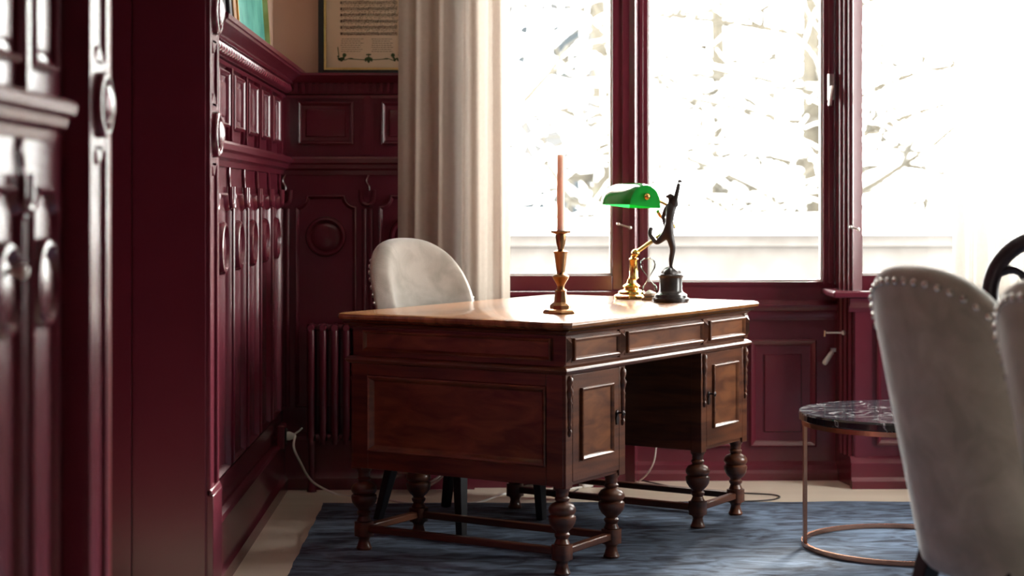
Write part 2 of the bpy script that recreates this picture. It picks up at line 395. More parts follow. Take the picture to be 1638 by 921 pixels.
casing('trim_3', 3.30, D0); casing('trim_4', D1, C1)
mb = MB().box(-1.45, -0.712, D1-0.006, D1+0.01, 0, 2.3).box(-1.45, -0.905, D1-0.020, D1, 0, 2.3).box(-1.45, -0.98, D1-0.034, D1, 0, 2.3).box(-1.45, -0.72, D1-0.02, D1, 2.2, 2.3).box(-1.45, -0.72, D0, D0+0.012, 0, 2.3).box(-1.45, -0.72, D0, D1, 2.288, 2.3)
struct(mb.build('trim_5', 'maroon', smooth=0, bevel=0.002))
struct(MB().tube([(-0.706, D0+0.004, 0), (-0.706, D0+0.004, 2.3)], 0.008, 8).build('trim_6', 'red_edge'))  # added bead, coloured as the glowing lit edge of the near casing
mb = MB().box(-1.45, -1.40, D0+0.002, D1-0.04, 0.002, 2.295); P = PL(-1.40)
for a, b in ((D0, D0+0.62), (D0+0.68, D1-0.02)):
    for z0, z1 in ((0.25, 0.95), (1.1, 2.1)): mb.frame([(a+0.08, z0), (b-0.08, z0), (b-0.08, z1), (a+0.08, z1)], [(0, 0), (0, 0.012), (0.012, 0.016), (0.03, 0.004), (0.05, 0.01)], P)
struct(mb.build('door_1', 'maroon', smooth=0))

# panelling of the back wall left of the window
mb = MB(); P = PB(YB-0.012)
mb.box(-0.77, 0.0, YB-0.012, YB+0.01, 0, 1.60)
eb = [-0.755, -0.425, -0.092]
for k in range(2): bay(mb, P, eb[k], eb[k+1])
for e in eb: divider(mb, P, e)
rails(mb, P, -0.77, 0.0); 
for k in range(28): mb.box(-0.74+k*0.028, -0.74+k*0.028+0.014, 1.572, 1.608, 0, 0.030, P)
mb.extr([(1.548, -0.01), (1.548, 0.014), (1.560, 0.018), (1.566, -0.01)], -0.77, 0.0, P)
mb.extr([(1.565, -0.01), (1.565, 0.016), (1.606, 0.018), (1.612, 0.04), (1.630, 0.055), (1.636, 0.07), (1.645, 0.072), (1.645, -0.01)], -0.77, 0.0, P)
struct(mb.build('trim_7', 'maroon', smooth=35))

# below the windows
SILL = 0.785
mb = MB()
mb.box(0.0, 0.637, YB, YB+0.28, 0, SILL-0.02); mb.box(1.51, 3.40, YB, YB+0.28, 0, SILL-0.02)
mb.box(0.60, 1.56, YR, YR+0.12, 0, 0.80)
mb.prism([(0.60, YB+0.001), (0.637, YB-0.02), (0.672, YR+0.02), (0.60, YR+0.02)], 0, WTOP)          # jambs of the recess
mb.prism([(1.51, YB-0.02), (1.55, YB+0.001), (1.55, YR+0.02), (1.476, YR+0.02)], 0, WTOP)
for t in (0.15, 0.40, 0.62): mb.tube([(1.476+0.034*(1-t)-0.001, YB-0.02+0.21*t, 0.12), (1.476+0.034*(1-t)-0.001, YB-0.02+0.21*t, WTOP)], 0.009, 8)
P = PB(YR)
mb.extr([(0.655, 0), (0.655, 0.008), (0.668, 0.014), (0.690, 0.012), (0.700, 0.022), (0.716, 0.026), (0.722, 0.016), (0.735, 0)], 0.66, 1.49, P)
mb.extr([(0, 0), (0, 0.03), (0.03, 0.03), (0.042, 0.018), (0.062, 0.016), (0.072, 0.004), (0.076, 0)], 0.66, 1.49, P)
for a, b in ((0.78, 1.06), (1.125, 1.40)):
    mb.frame([(a, 0.135), (b, 0.135), (b, 0.575), (a, 0.575)], [(0, 0), (0, 0.012), (0.006, 0.018), (0.018, 0.012), (0.026, 0.003), (0.06, 0.003), (0.064, 0.010), (0.08, 0.012)], P)
P = PB(YB-0.02)
mb.box(1.51, 3.55, YB-0.02, YB+0.01, 0, SILL-0.03)
mb.extr([(0, 0), (0, 0.045), (0.03, 0.045), (0.045, 0.03), (0.10, 0.03), (0.115, 0.012), (0.125, 0)], 1.495, 3.55, P)
for a, b in ((1.60, 1.95), (2.0, 2.35), (2.4, 2.75), (2.8, 3.15)):
    mb.frame([(a, 0.17), (b, 0.17), (b, 0.66), (a, 0.66)], [(0, 0), (0, 0.012), (0.008, 0.016), (0.02, 0.004), (0.05, 0.004), (0.06, 0.01)], P)
mb.box(1.515, 1.565, YB-0.026, YB, 0.12, 0.72)
mb.extr([(0.70, 0), (0.70, 0.008), (0.72, 0.014), (0.735, 0.03), (0.755, 0.036), (0.755, 0)], 1.49, 3.55, P)
struct(mb.build('trim_8', 'maroon', smooth=35))
mb = MB(); mb.box(-0.02, 0.66, YB-0.06, YB+0.28, SILL-0.022, SILL); struct(mb.build('window_sill', 'maroon', smooth=0, bevel=0.006)).name = 'trim_9'
mb = MB(); mb.box(1.42, 3.55, YB-0.07, YB+0.28, SILL-0.028, SILL); struct(mb.build('trim_10', 'maroon', smooth=0, bevel=0.008))

# ------------------------------------------------------------------ windows
def sash(name, x0, x1, y, z0, z1, st, bot, lab):
    root = empty(name, ((x0+x1)/2, y, z0)); struct(root); ox, oz = (x0+x1)/2, z0
    mb = MB(); d = 0.055
    prof = [(0, 0), (0, 0.055), (st*0.55, 0.055), (st*0.60, 0.047), (st*0.8, 0.045), (st, 0.03), (st, 0.0)]
    # four members
    mb.box(x0-ox, x0-ox+st, -d, 0, 0, z1-z0).box(x1-ox-st, x1-ox, -d, 0, 0, z1-z0).box(x0-ox+st, x1-ox-st, -d, 0, 0, bot).box(x0-ox+st, x1-ox-st, -d, 0, z1-z0-st, z1-z0)
    mb.box(x0-ox+st*0.15, x0-ox+st*0.55, -d-0.008, -d, 0.02, z1-z0).box(x1-ox-st*0.55, x1-ox-st*0.15, -d-0.008, -d, 0.02, z1-z0)
    mb.build('window_frame', 'maroon', root, bevel=0.003)
    bd = MB(); g = 0.008; i0, i1, j0, j1 = x0-ox+st, x1-ox-st, bot, z1-z0-st
    bd.box(i0, i0+g, -0.034, -0.004, j0, j1).box(i1-g, i1, -0.034, -0.004, j0, j1).box(i0+g, i1-g, -0.034, -0.004, j0, j0+g).box(i0+g, i1-g, -0.034, -0.004, j1-g, j1)
    bd.build('glazing_bead', 'white_plastic', root)
    MB().box(i0+g, i1-g, -0.020, -0.014, j0+g, j1-g).build('glass_pane', 'pane', root, smooth=0)
    return root
w1 = sash('window_1', 0.0, 0.634, YB+0.055, SILL, WTOP, 0.085, 0.060, '')
w2 = sash('window_2', 0.665, 1.475, YR+0.055, 0.785, WTOP, 0.045, 0.026, '')
w3 = sash('window_3', 1.505, 2.42, YB+0.055, SILL, WTOP, 0.042, 0.060, '')
w4 = sash('fill_window_4', 2.42, 3.34, YB+0.055, SILL, WTOP, 0.042, 0.060, '')  # unseen window added past the right one to let in more daylight
def on(o, mb, name, m):
    ob = mb.build(name, m, o); inv = Vector(o.location)
    for v in ob.data.vertices: v.co -= inv
    return ob
# fastener on the middle window, stays on the side windows
p = at(1329, 140, YR-0.02)
mb = MB(); mb.box(p.x-0.010, p.x+0.010, p.y-0.012, p.y+0.02, p.z-0.05, p.z+0.055)
mb.tube([(p.x, p.y-0.01, p.z), (p.x, p.y-0.034, p.z), (p.x-0.006, p.y-0.04, p.z-0.01), (p.x-0.012, p.y-0.04, p.z-0.075)], 0.0075, 8)
on(w2, mb, 'window_handle', 'steel')
for wdw, (x0, y0), (x1, y1) in ((w1, (989, 358), (1008, 364)), (w3, (1361, 363), (1373, 367))):
    a = at(x0, y0, YB-0.012); b = at(x1, y1, YB-0.03)
    mb = MB().tube([a, b], 0.0035, 8); mb.lathe([(0, -0.007), (0.006, -0.004), (0.007, 0), (0.006, 0.004), (0, 0.007)], a, 10); mb.lathe([(0, -0.007), (0.006, -0.004), (0.007, 0), (0.006, 0.004), (0, 0.007)], b, 10)
    on(wdw, mb, 'window_stay', 'steel')
# unseen window opening added in the right wall for fill light
mb = MB()
for y in (5.2, 5.72, 6.24): mb.box(XR+0.05, XR+0.11, y, y+0.06, 0.78, WTOP)
mb.box(XR+0.05, XR+0.11, 5.2, 6.3, 0.78, 0.84).box(XR+0.05, XR+0.11, 5.2, 6.3, WTOP-0.06, WTOP)
w5 = struct(mb.build('fill_window_5', 'maroon', smooth=0))
MB().box(XR+0.078, XR+0.084, 5.2, 6.3, 0.80, WTOP-0.02).build('glass_pane', 'pane', w5, smooth=0)
# hook rod in the recess and wooden toggle on the panelling
p = at(1354, 532, 7.27); q = at(1322, 532, 7.29)
root = empty('wall_hook', p); tag(root, 'thin steel hook rod reaching out from the maroon pier below the middle window', 'hook')
mb = MB().tube([(0, 0, 0), q-p, q-p+Vector((-0.006, 0, 0.008)), q-p+Vector((-0.008, -0.002, -0.016))], 0.0035, 8); mb.build('rod', 'steel', root)
MB().lathe([(0, -0.010), (0.007, -0.007), (0.010, 0), (0.007, 0.007), (0, 0.010)], (-0.012, 0, 0), 12).build('knob', 'steel', root)
p = at(1333, 560, YR-0.012)
root = empty('pull_toggle', p); tag(root, 'small pale peg hanging slanted on the maroon panelling under the steel hook', 'peg')
d = (at(1318, 582, YR-0.03)-p)
MB().tube([d*0.05, d*0.2, d*0.9, d], [0.006, 0.0095, 0.011, 0.008], 12).build('peg', 'white_plastic', root)
MB().box(-0.010, 0.010, -0.004, 0.012, -0.006, 0.008).build('bracket', 'steel', root)

# ------------------------------------------------------------------ radiator
root = empty('radiator', (-0.66, 7.10, 0)); tag(root, 'maroon cast-iron column radiator on the dark back wall behind the desk', 'radiator')
for k in range(13):
    x = 0.02+k*0.046; mb = MB()
    for yy in (-0.035, 0.035):
        mb.tube([(x, yy, 0.19), (x, yy*1.0, 0.23), (x, yy, 0.62), (x, yy*0.8, 0.655)], [0.010, 0.0155, 0.0155, 0.012], 10)
    mb.lathe([(0.013, -0.045), (0.018, -0.03), (0.018, 0.03), (0.013, 0.045)], (x, 0, 0.645), 10, Matrix.Rotation(PI/2, 3, 'X'))
    mb.lathe([(0.013, -0.045), (0.018, -0.03), (0.018, 0.03), (0.013, 0.045)], (x, 0, 0.215), 10, Matrix.Rotation(PI/2, 3, 'X'))
    mb.build('column', 'maroon', root)
for z in (0.645, 0.215): MB().tube([(0, 0, z), (0.60, 0, z)], 0.014, 10).build('connecting_pipe', 'maroon', root)
for x in (0.02, 0.572): MB().tube([(x, 0, 0), (x, 0, 0.06), (x, 0, 0.20)], [0.02, 0.012, 0.014], 10).build('foot', 'maroon', root)

# ------------------------------------------------------------------ curtains
def curtain(name, x0, x1, y, z0, z1, folds, amp, m, seed, lab, soft=1.0):
    rnd = random.Random(seed); ph = [rnd.uniform(0, 6.3) for _ in range(6)]
    root_loc = Vector(((x0+x1)/2, y, z0)); mb = MB()
    def fn(u, v):
        z = z1+(z0-z1)*v; s = u*folds*2*PI
        wv = math.sin(s+ph[0]+0.5*math.sin(s*0.37+ph[1])+0.25*v)+0.35*math.sin(2.3*s+ph[2]+0.4*v)
        spread = 1.0+0.05*v
        x = (x0+x1)/2+(x1-x0)*(u-0.5)*spread+0.006*math.sin(s*1.1+ph[3]+v*2)
        return (x-root_loc.x, y+amp*wv*(0.75+0.35*v)*(soft+(1-soft)*u*u)-root_loc.y, z-root_loc.z)
    mb.grid(fn, 200, 60)
    o = mb.build(name, m, None, smooth=180); o.location = root_loc
    tag(o, lab, 'curtain'); return o
curtain('curtain', -0.285, 0.128, 6.99, 0.085, CEIL-0.002, 4.2, 0.036, 'linen', 3, 'oat-coloured linen curtain hanging at the left edge of the windows', 0.13)
curtain('curtain', 1.89, 2.62, 7.02, 0.06, CEIL-0.002, 7.5, 0.032, 'sheer', 11, 'white backlit linen curtain over the right-hand window')

# ------------------------------------------------------------------ rug
mb = MB(); rx0, rx1, ry0, ry1, rh = -0.565, 2.9, 3.0, 6.755, 0.012
def rugf(u, v):
    x = rx0+(rx1-rx0)*u; y = ry0+(ry1-ry0)*v
    ex = 0.0018*math.sin(y*23)+0.001*math.sin(y*61); ey = 0.0018*math.sin(x*19)+0.001*math.sin(x*57)
    return (x+(ex if u in (0, 1) else 0), y+(ey if v in (0, 1) else 0), rh+0.0012*math.sin(x*13+y*5)*math.sin(y*17))
mb.grid(rugf, 90, 100)
n = len(mb.v); ring = [i*100 for i in range(90)]+[89*100+j for j in range(1, 100)]+[i*100+99 for i in range(88, -1, -1)]+[j for j in range(98, 0, -1)]
base = [(mb.v[i][0], mb.v[i][1], 0.0005) for i in ring]
L = len(ring); b0 = len(mb.v); mb.v += base
mb.f += [(ring[i], ring[(i+1) % L], b0+(i+1) % L, b0+i) for i in range(L)]
tag(mb.build('rug', 'rug', None, smooth=60), 'large navy blue velvety rug under the desk and the round table', 'rug')
RZ = rh+0.001

# ------------------------------------------------------------------ writing desk
TH = math.radians(58.0)-YAW
desk = empty('writing_desk', c2w(0.163, 6.172, RZ), TH)
tag(desk, 'antique carved oak pedestal writing desk on bulbous turned legs', 'desk')
HX, HY = 0.65, 0.402                           # carcass half sizes
LX, LXI, LY = 0.617, 0.309, 0.372
LXp = lambda s: (s*LX, s*LXI)
ZT = 0.768
# top with moulded edge and slightly clipped corners
def rrect(hx, hy, c): return [(-hx+c, -hy), (hx-c, -hy), (hx, -hy+c), (hx, hy-c), (hx-c, hy), (-hx+c, hy), (-hx, hy-c), (-hx, -hy+c)]
mb = MB(); idf = lambda a, b, c: (a, b, c)
lay = [(-0.042, ZT-0.034), (-0.030, ZT-0.032), (-0.026, ZT-0.026), (-0.010, ZT-0.024), (-0.002, ZT-0.018), (0.0, ZT-0.010), (-0.004, ZT-0.003), (-0.011, ZT)]
vs = []; N = 8
for off, z in lay: vs += [(a, b, z) for a, b in rrect(0.692+off, 0.440+off, 0.020)]
fs = [(j*N+i, j*N+(i+1) % N, (j+1)*N+(i+1) % N, (j+1)*N+i) for j in range(len(lay)-1) for i in range(N)]
fs += [tuple(range(N)), tuple((len(lay)-1)*N+i for i in range(N))]
mb.add(vs, fs); mb.build('desktop', 'wood_top', desk, smooth=30, bevel=0.0015)
# frieze
fz = MB().box(-HX+0.006, HX-0.006, -HY+0.006, HY-0.006, 0.625, ZT-0.030)
mb = fz
def ringmould(mb, hx, hy, prof):               # prof (out, z), closed band round the carcass
    vs = []; n = len(prof)
    for o, z in prof: vs += [(-hx-o, -hy-o, z), (hx+o, -hy-o, z), (hx+o, hy+o, z), (-hx-o, hy+o, z)]
    mb.add(vs, [(j*4+i, j*4+(i+1) % 4, (j+1)*4+(i+1) % 4, (j+1)*4+i) for j in range(n-1) for i in range(4)])
ringmould(mb, HX, HY, [(-0.008, 0.604), (0.004, 0.606), (0.010, 0.611), (0.014, 0.618), (0.010, 0.624), (0.003, 0.628), (-0.008, 0.632)])
ringmould(mb, HX, HY, [(-0.008, 0.722), (0.003, 0.725), (0.006, 0.730), (0.012, 0.734), (0.02, 0.738)])
fz.build('frieze', 'wood', desk, bevel=0.001)
PF = lambda y: (lambda a, b, c: (a, y-c, b))   # front of the desk, facing -y
PE = lambda x: (lambda a, b, c: (x-c, a, b))   # near end, facing -x
PK = lambda y: (lambda a, b, c: (a, y+c, b))   # chair side
PE2 = lambda x: (lambda a, b, c: (x+c, a, b))
fprof = [(0, 0), (0, 0.009), (0.004, 0.011), (0.009, 0.007), (0.012, 0.001), (0.022, 0.001)]
def fielded(name, P, a0, a1, z0, z1, parent, m='wood_panel', st=None):
    """raised moulding frame round a flat field"""
    mb = MB(); mb.frame([(a0, z0), (a1, z0), (a1, z1), (a0, z1)], fprof, P)
    return mb.build(name, m, parent, smooth=30)
for a0, a1 in ((-0.612, -0.325), (-0.272, 0.272), (0.325, 0.612)):
    dr = MB().box(a0-0.008, a1+0.008, 0.0, 0.009, 0.640, 0.718, lambda a, b, c: (a, -HY+0.004-b+0.002, c)).build('drawer', 'wood', desk, bevel=0.001)
    fielded('panel', PF(HY and -HY-0.003), a0, a1, 0.646, 0.714, dr)
def corbel(x, P):
    mb = MB(); mb.prism([(x-0.014, 0.636), (x+0.014, 0.636), (x+0.014, 0.722), (x-0.014, 0.722)], -0.004, 0.007, P)
    mb.add([P(x-0.013, 0.640, 0.006), P(x+0.013, 0.640, 0.006), P(x+0.013, 0.718, 0.006), P(x-0.013, 0.718, 0.006), P(x, 0.660, 0.020), P(x, 0.700, 0.020)],
           [(0, 1, 4), (1, 2, 5, 4), (2, 3, 5), (3, 0, 4, 5)])
    mb.build('carved_block', 'wood', desk, smooth=0)
for x in (-0.636, -0.299, 0.299, 0.636): corbel(x, PF(-HY+0.004))
fielded('end_panel', PE(-HX+0.006), -0.352, 0.352, 0.646, 0.714, desk)
fielded('end_panel', PE2(HX-0.006), -0.352, 0.352, 0.646, 0.714, desk)
# pedestals
for s in (-1, 1):
    xa, xb = sorted((s*HX, s*0.272))
    pd = MB().box(xa+0.012, xb, -HY+0.008, HY-0.008, 0.268, 0.610)
    xo = s*HX
    P = PE(-HX+0.012) if s < 0 else PE2(HX-0.012)
    for a0, a1 in ((-HY+0.008, -HY+0.068), (HY-0.068, HY-0.008)): pd.prism([(a0, 0.268), (a1, 0.268), (a1, 0.610), (a0, 0.610)], 0, 0.011, P)
    for z0, z1 in ((0.268, 0.325), (0.568, 0.610)): pd.prism([(-HY+0.068, z0), (HY-0.068, z0), (HY-0.068, z1), (-HY+0.068, z1)], 0, 0.011, P)
    # corner posts and lower edge
    for xx in (xa+0.004, xb-0.040): 
        for y0, y1 in ((-HY, -HY+0.04), (HY-0.04, HY)): pd.box(xx, xx+0.040, y0, y1, 0.262, 0.610)
    po = pd.build('pedestal', 'wood', desk, bevel=0.002)
    ep = MB(); ep.frame([(-HY+0.068, 0.325), (HY-0.068, 0.325), (HY-0.068, 0.568), (-HY+0.068, 0.568)], [(0, 0.011), (0.0, 0.015), (0.004, 0.017), (0.010, 0.014), (0.016, 0.004), (0.020, 0.0015), (0.03, 0.0015)], P)
    ep.build('side_panel', 'wood_panel', po, smooth=30)
    for sy, PP in ((-1, PF(-HY+0.006)), (1, PK(HY-0.006))):
        d0, d1 = xa+0.046, xb-0.042
        door = MB(); door.prism([(d0, 0.280), (d1, 0.280), (d1, 0.603), (d0, 0.603)], 0.0, 0.006, PP)
        dob = door.build('door', 'wood', po, bevel=0.001)
        fielded('door_panel', lambda a, b, c, PP=PP: PP(a, b, c+0.006), d0+0.045, d1-0.045, 0.340, 0.560, dob)
        if sy < 0:
            kx = d1-0.014 if s < 0 else d0+0.014
            kh = MB(); kh.lathe([(0.009, 0), (0.008, 0.004), (0.003, 0.006), (0.003, 0.020), (0.008, 0.022), (0.009, 0.026), (0.0, 0.030)], n=12, P=lambda x, y, z: PP(kx+x, 0.462+y, z+0.006))
            kh.prism([(kx-0.006, 0.425), (kx+0.006, 0.425), (kx+0.009, 0.445), (kx+0.004, 0.455), (kx-0.004, 0.455), (kx-0.009, 0.445)], 0.006, 0.010, PP)
            kh.build('key_plate', 'iron', dob)
        # split-turned drops on the corner posts
        for cx in (xa+0.024, xb-0.020):
            sp = MB(); pr = [(0.002, 0.418), (0.006, 0.424), (0.008, 0.434), (0.004, 0.440), (0.0085, 0.448), (0.005, 0.456), (0.0075, 0.466), (0.0085, 0.50), (0.007, 0.512), (0.0095, 0.520), (0.006, 0.528), (0.010, 0.545), (0.013, 0.556), (0.007, 0.568), (0.012, 0.582), (0.010, 0.594), (0.004, 0.602)]
            sp.lathe(pr, n=14, P=lambda x, y, z: (cx+x, sy*(HY+0.001)+y*1.1, z)); sp.build('drop_ornament', 'wood', po, smooth=60)
# legs
lp = [(0.024, 0.0), (0.026, 0.006), (0.022, 0.012), (0.017, 0.032), (0.020, 0.040), (0.024, 0.043), (0.0245, 0.046)]
up = [(0.021, 0.090), (0.024, 0.094), (0.021, 0.100), (0.018, 0.108), (0.023, 0.116), (0.024, 0.122), (0.019, 0.127), (0.020, 0.131), (0.030, 0.140), (0.039, 0.154), (0.042, 0.168), (0.041, 0.176), (0.036, 0.179),
      (0.034, 0.182), (0.038, 0.184), (0.042, 0.192), (0.041, 0.202), (0.034, 0.212), (0.022, 0.218), (0.018, 0.221), (0.022, 0.225), (0.023, 0.231), (0.018, 0.236), (0.020, 0.244), (0.019, 0.250), (0.024, 0.256), (0.025, 0.264), (0.025, 0.27)]
for x in (-LX, -LXI, LXI, LX):
    for y in (-LY, LY):
        mb = MB().lathe(lp, (x, y, 0), 20).lathe(up, (x, y, 0), 24)
        oc = 0.010; h = 0.027
        mb.prism([(x+a, y+b) for a, b in rrect(h, h, oc)], 0.045, 0.091)
        mb.build('leg', 'wood', desk, smooth=50)
for s in (-1, 1):
    a, b = sorted((s*LX, s*LXI))
    for y in (-LY, LY): MB().box(a+0.02, b-0.02, y-0.014, y+0.014, 0.058, 0.080).build('stretcher', 'wood', desk, bevel=0.004)
    for x in (a, b): MB().box(x-0.014, x+0.014, -LY+0.02, LY-0.02, 0.058, 0.080).build('stretcher', 'wood', desk, bevel=0.004)
DT = RZ+ZT                                     # height of the desktop

# ------------------------------------------------------------------ upholstered chairs (one model, copies)
def make_chair():
    root = empty('upholstered_chair')
    # back: thick barrel cushion with an arched top. local x = forward
    A = math.radians(54); R = 0.335; ZB = 0.33
    def top(t): return 0.60+0.395*max(0.0, 1-abs(t)**2.5)**(1/2.5)
    def pos(t, z, off):
        k = 0.80+0.20*min(1, max(0, (z-ZB)/0.55)); a = A*t; r = (R-off)*k
        lean = -0.085*(z-0.45)
        return Vector((0.06+R*0.0-r*math.cos(a)+lean, -r*math.sin(a), z))
    nt_, nz_ = 44, 26
    th = 0.075
    def outer(u, v):
        t = -1+2*u; zt = top(t*0.985); z = ZB+(zt-0.012-ZB)*v; return pos(t, z, 0.0)
    bm_ = MB()
    # closed section: outer face, rolled top, inner face
    prof = [(0.0, 'o', j/18) for j in range(19)]
    vs = []; cols = 0
    sec = [(0.0, j/16, 0) for j in range(17)]+[(0.006, 1, 0.008), (0.018, 1, 0.014), (0.038, 1, 0.016), (0.058, 1, 0.010), (0.070, 1, 0.0)]+[(th+0.012*math.sin(PI*j/16), 1-j/16, -0.012*(1-j/16)) for j in range(1, 17)]
    ns = len(sec)
    for i in range(nt_+1):
        t = -1+2*i/nt_; zt = top(t*0.99)
        for off, f, dz in sec: vs.append(pos(t, ZB+(zt-0.016-ZB)*f+dz, off))
    fs = [(i*ns+j, (i+1)*ns+j, (i+1)*ns+j+1, i*ns+j+1) for i in range(nt_) for j in range(ns-1)]
    fs += [(i*ns, i*ns+ns-1, (i+1)*ns+ns-1, (i+1)*ns) for i in range(nt_)]
    fs += [tuple(range(ns)), tuple(nt_*ns+j for j in range(ns))]
    bm_.add(vs, fs)
    back = bm_.build('backrest', 'velvet', root, smooth=70, sub=1)
    # nail heads on the outer face, following the arch
    pts = []
    for i in range(401):
        t = -0.955+1.91*i/400; zt = top(t*0.99); pts.append((t, max(0.42, zt-0.034)))
    side = [(-0.955, 0.42+(pts[0][1]-0.42)*j/30) for j in range(30)]
    pts = side+pts+[(0.955, z) for _, z in reversed(side)]
    last = None
    for t, z in pts:
        q = pos(t, z, -0.0015)
        if last is None or (q-last).length > 0.030:
            last = q; a = A*t; nrm = Vector((-math.cos(a), -math.sin(a), 0))
            X = nrm.to_track_quat('Z', 'Y').to_matrix()
            n_ = MB().lathe([(0.0088, 0), (0.0080, 0.003), (0.0048, 0.0056), (0, 0.0064)], q, 12, X).build('nail_head', 'nail', back, smooth=180)
    # seat
    mb = MB(); P = lambda a, b, c: (a, b, c)
    def outline(k): 
        o = []
        for i in range(40):
            a = 2*PI*i/40; cx, sy = math.cos(a), math.sin(a)
            o.append(((0.045+0.225*math.copysign(abs(cx)**0.55, cx)*k), 0.225*(1+0.12*cx)*math.copysign(abs(sy)**0.55, sy)*k))
        return o
    lay = [(0.97, 0.35), (1.0, 0.36), (1.0, 0.41), (0.995, 0.44), (0.96, 0.462), (0.88, 0.474), (0.6, 0.480), (0.2, 0.482)]
    vs = []
    for k, z in lay: vs += [(a, b, z) for a, b in outline(k)]
    fs = [(j*40+i, j*40+(i+1) % 40, (j+1)*40+(i+1) % 40, (j+1)*40+i) for j in range(len(lay)-1) for i in range(40)]+[tuple(range(40)), tuple((len(lay)-1)*40+i for i in range(40))]
    mb.add(vs, fs); mb.build('seat', 'velvet', root, smooth=60)
    for (x0, y0, x1, y1) in ((0.185, 0.195, 0.205, 0.205), (0.185, -0.195, 0.205, -0.205), (-0.140, 0.13, -0.235, 0.172), (-0.140, -0.13, -0.235, -0.172)):
        mb = MB(); r0, r1 = 0.022, 0.014; vs = []
        for (x, y, r, z) in ((x1, y1, r1, 0), (x0, y0, r0, 0.37)): vs += [(x-r, y-r, z), (x+r, y-r, z), (x+r, y+r, z), (x-r, y+r, z)]
        mb.add(vs, [(0, 1, 2, 3), (4, 5, 6, 7), (0, 1, 5, 4), (1, 2, 6, 5), (2, 3, 7, 6), (3, 0, 4, 7)]); mb.build('leg', 'chair_leg', root, bevel=0.003)
    return root
def face(X, Z): v = c2w(X, Z)-c2w(0, 0); return math.atan2(v.y, v.x)
ch = make_chair()
ch.location = c2w(-0.185, 6.37, RZ); ch.rotation_euler = (0, 0, face(0.74, -0.67))
tag(ch, 'grey velvet barrel-back chair drawn up behind the desk', 'chair', 'grey velvet chairs with nail-head trim')
c2 = copy_tree(ch); c2.location = c2w(1.10, 3.88, RZ); c2.rotation_euler = (0, 0, face(0.915, 0.405))
c2['label'] = 'blurred grey velvet chair seen from behind, in front of the round table'
c3 = copy_tree(ch); c3.location = c2w(1.20, 3.24, RZ); c3.rotation_euler = (0, 0, face(0.915, 0.405))
c3['label'] = 'grey velvet chair cut off by the right edge of the photo, nearest the camera'

# ------------------------------------------------------------------ round marble table
ctr = c2w(1.285, 5.90, RZ); R = 0.345
tb = empty('side_table', ctr); tag(tb, 'round low table with black veined marble top and slim copper frame', 'table')
MB().lathe([(0, 0.412), (R-0.006, 0.412), (R, 0.416), (R, 0.434), (R-0.004, 0.440), (0, 0.440)], n=96).build('tabletop', 'marble', tb, smooth=30)
fr = MB()
fr.lathe([(R-0.022, 0.0), (R-0.010, 0.0), (R-0.010, 0.014), (R-0.022, 0.014), (R-0.022, 0.0)], n=96, caps=False); fr.build('base_ring', 'copper', tb, smooth=30)
fr = MB().lathe([(R-0.022, 0.396), (R-0.010, 0.396), (R-0.010, 0.412), (R-0.022, 0.412), (R-0.022, 0.396)], n=96, caps=False); fr.build('top_ring', 'copper', tb, smooth=30)
for a in (181, 62, -62):
    a = math.radians(a); X = Matrix.Rotation(a, 3, 'Z'); mb = MB()
    mb.box(R-0.022, R-0.010, -0.010, 0.010, 0.0, 0.412, lambda x, y, z: X @ Vector((x, y, z))); mb.build('leg', 'copper', tb, bevel=0.001)

# ------------------------------------------------------------------ dark ring-back chair
rc = empty('ring_back_chair', c2w(1.477, 5.10, RZ), face(0.12, 1.0))
tag(rc, 'dark wooden chair with a round ring back, half hidden behind the velvet chairs', 'chair')
zc, rr = 0.878, 0.150
mb = MB(); ringp = [(-0.20, rr*math.cos(2*PI*i/64), zc+rr*math.sin(2*PI*i/64)) for i in range(64)]
mb.tube(ringp, 0.023, 12, closed=True); mb.build('back_ring', 'ring_wood', rc, smooth=180)
mb = MB()
for k in range(5):
    a = 2*PI*k/5+PI/2; pth = []
    for j in range(9):
        t = j/8; r = 0.03+(rr-0.03)*t; b = a+0.35*math.sin(PI*t); pth.append((-0.20, r*math.cos(b), zc+r*math.sin(b)))
    mb.tube(pth, [0.010+0.006*abs(2*j/8-1) for j in range(9)], 8)
mb.lathe([(0.045, -0.010), (0.045, 0.010)], (-0.20, 0, zc), 24, Matrix.Rotation(PI/2, 3, 'Y')); mb.build('splat', 'ring_wood', rc)
for s in (-1, 1): MB().tube(smooth_path([(-0.205, s*0.12, 0.78), (-0.20, s*0.15, 0.70), (-0.19, s*0.17, 0.45), (-0.20, s*0.175, 0.25), (-0.245, s*0.18, 0.006)], 5), 0.016, 8).build('back_leg', 'ring_wood', rc)
MB().lathe([(0, 0.425), (0.20, 0.425), (0.215, 0.435), (0.215, 0.452), (0.20, 0.462), (0, 0.465)], (0.0, 0, 0), 40).build('seat', 'ring_wood', rc)
for s in (-1, 1): MB().tube([(0.14, s*0.13, 0.43), (0.15, s*0.14, 0.2), (0.17, s*0.155, 0.004)], [0.018, 0.016, 0.011], 10).build('leg', 'ring_wood', rc)

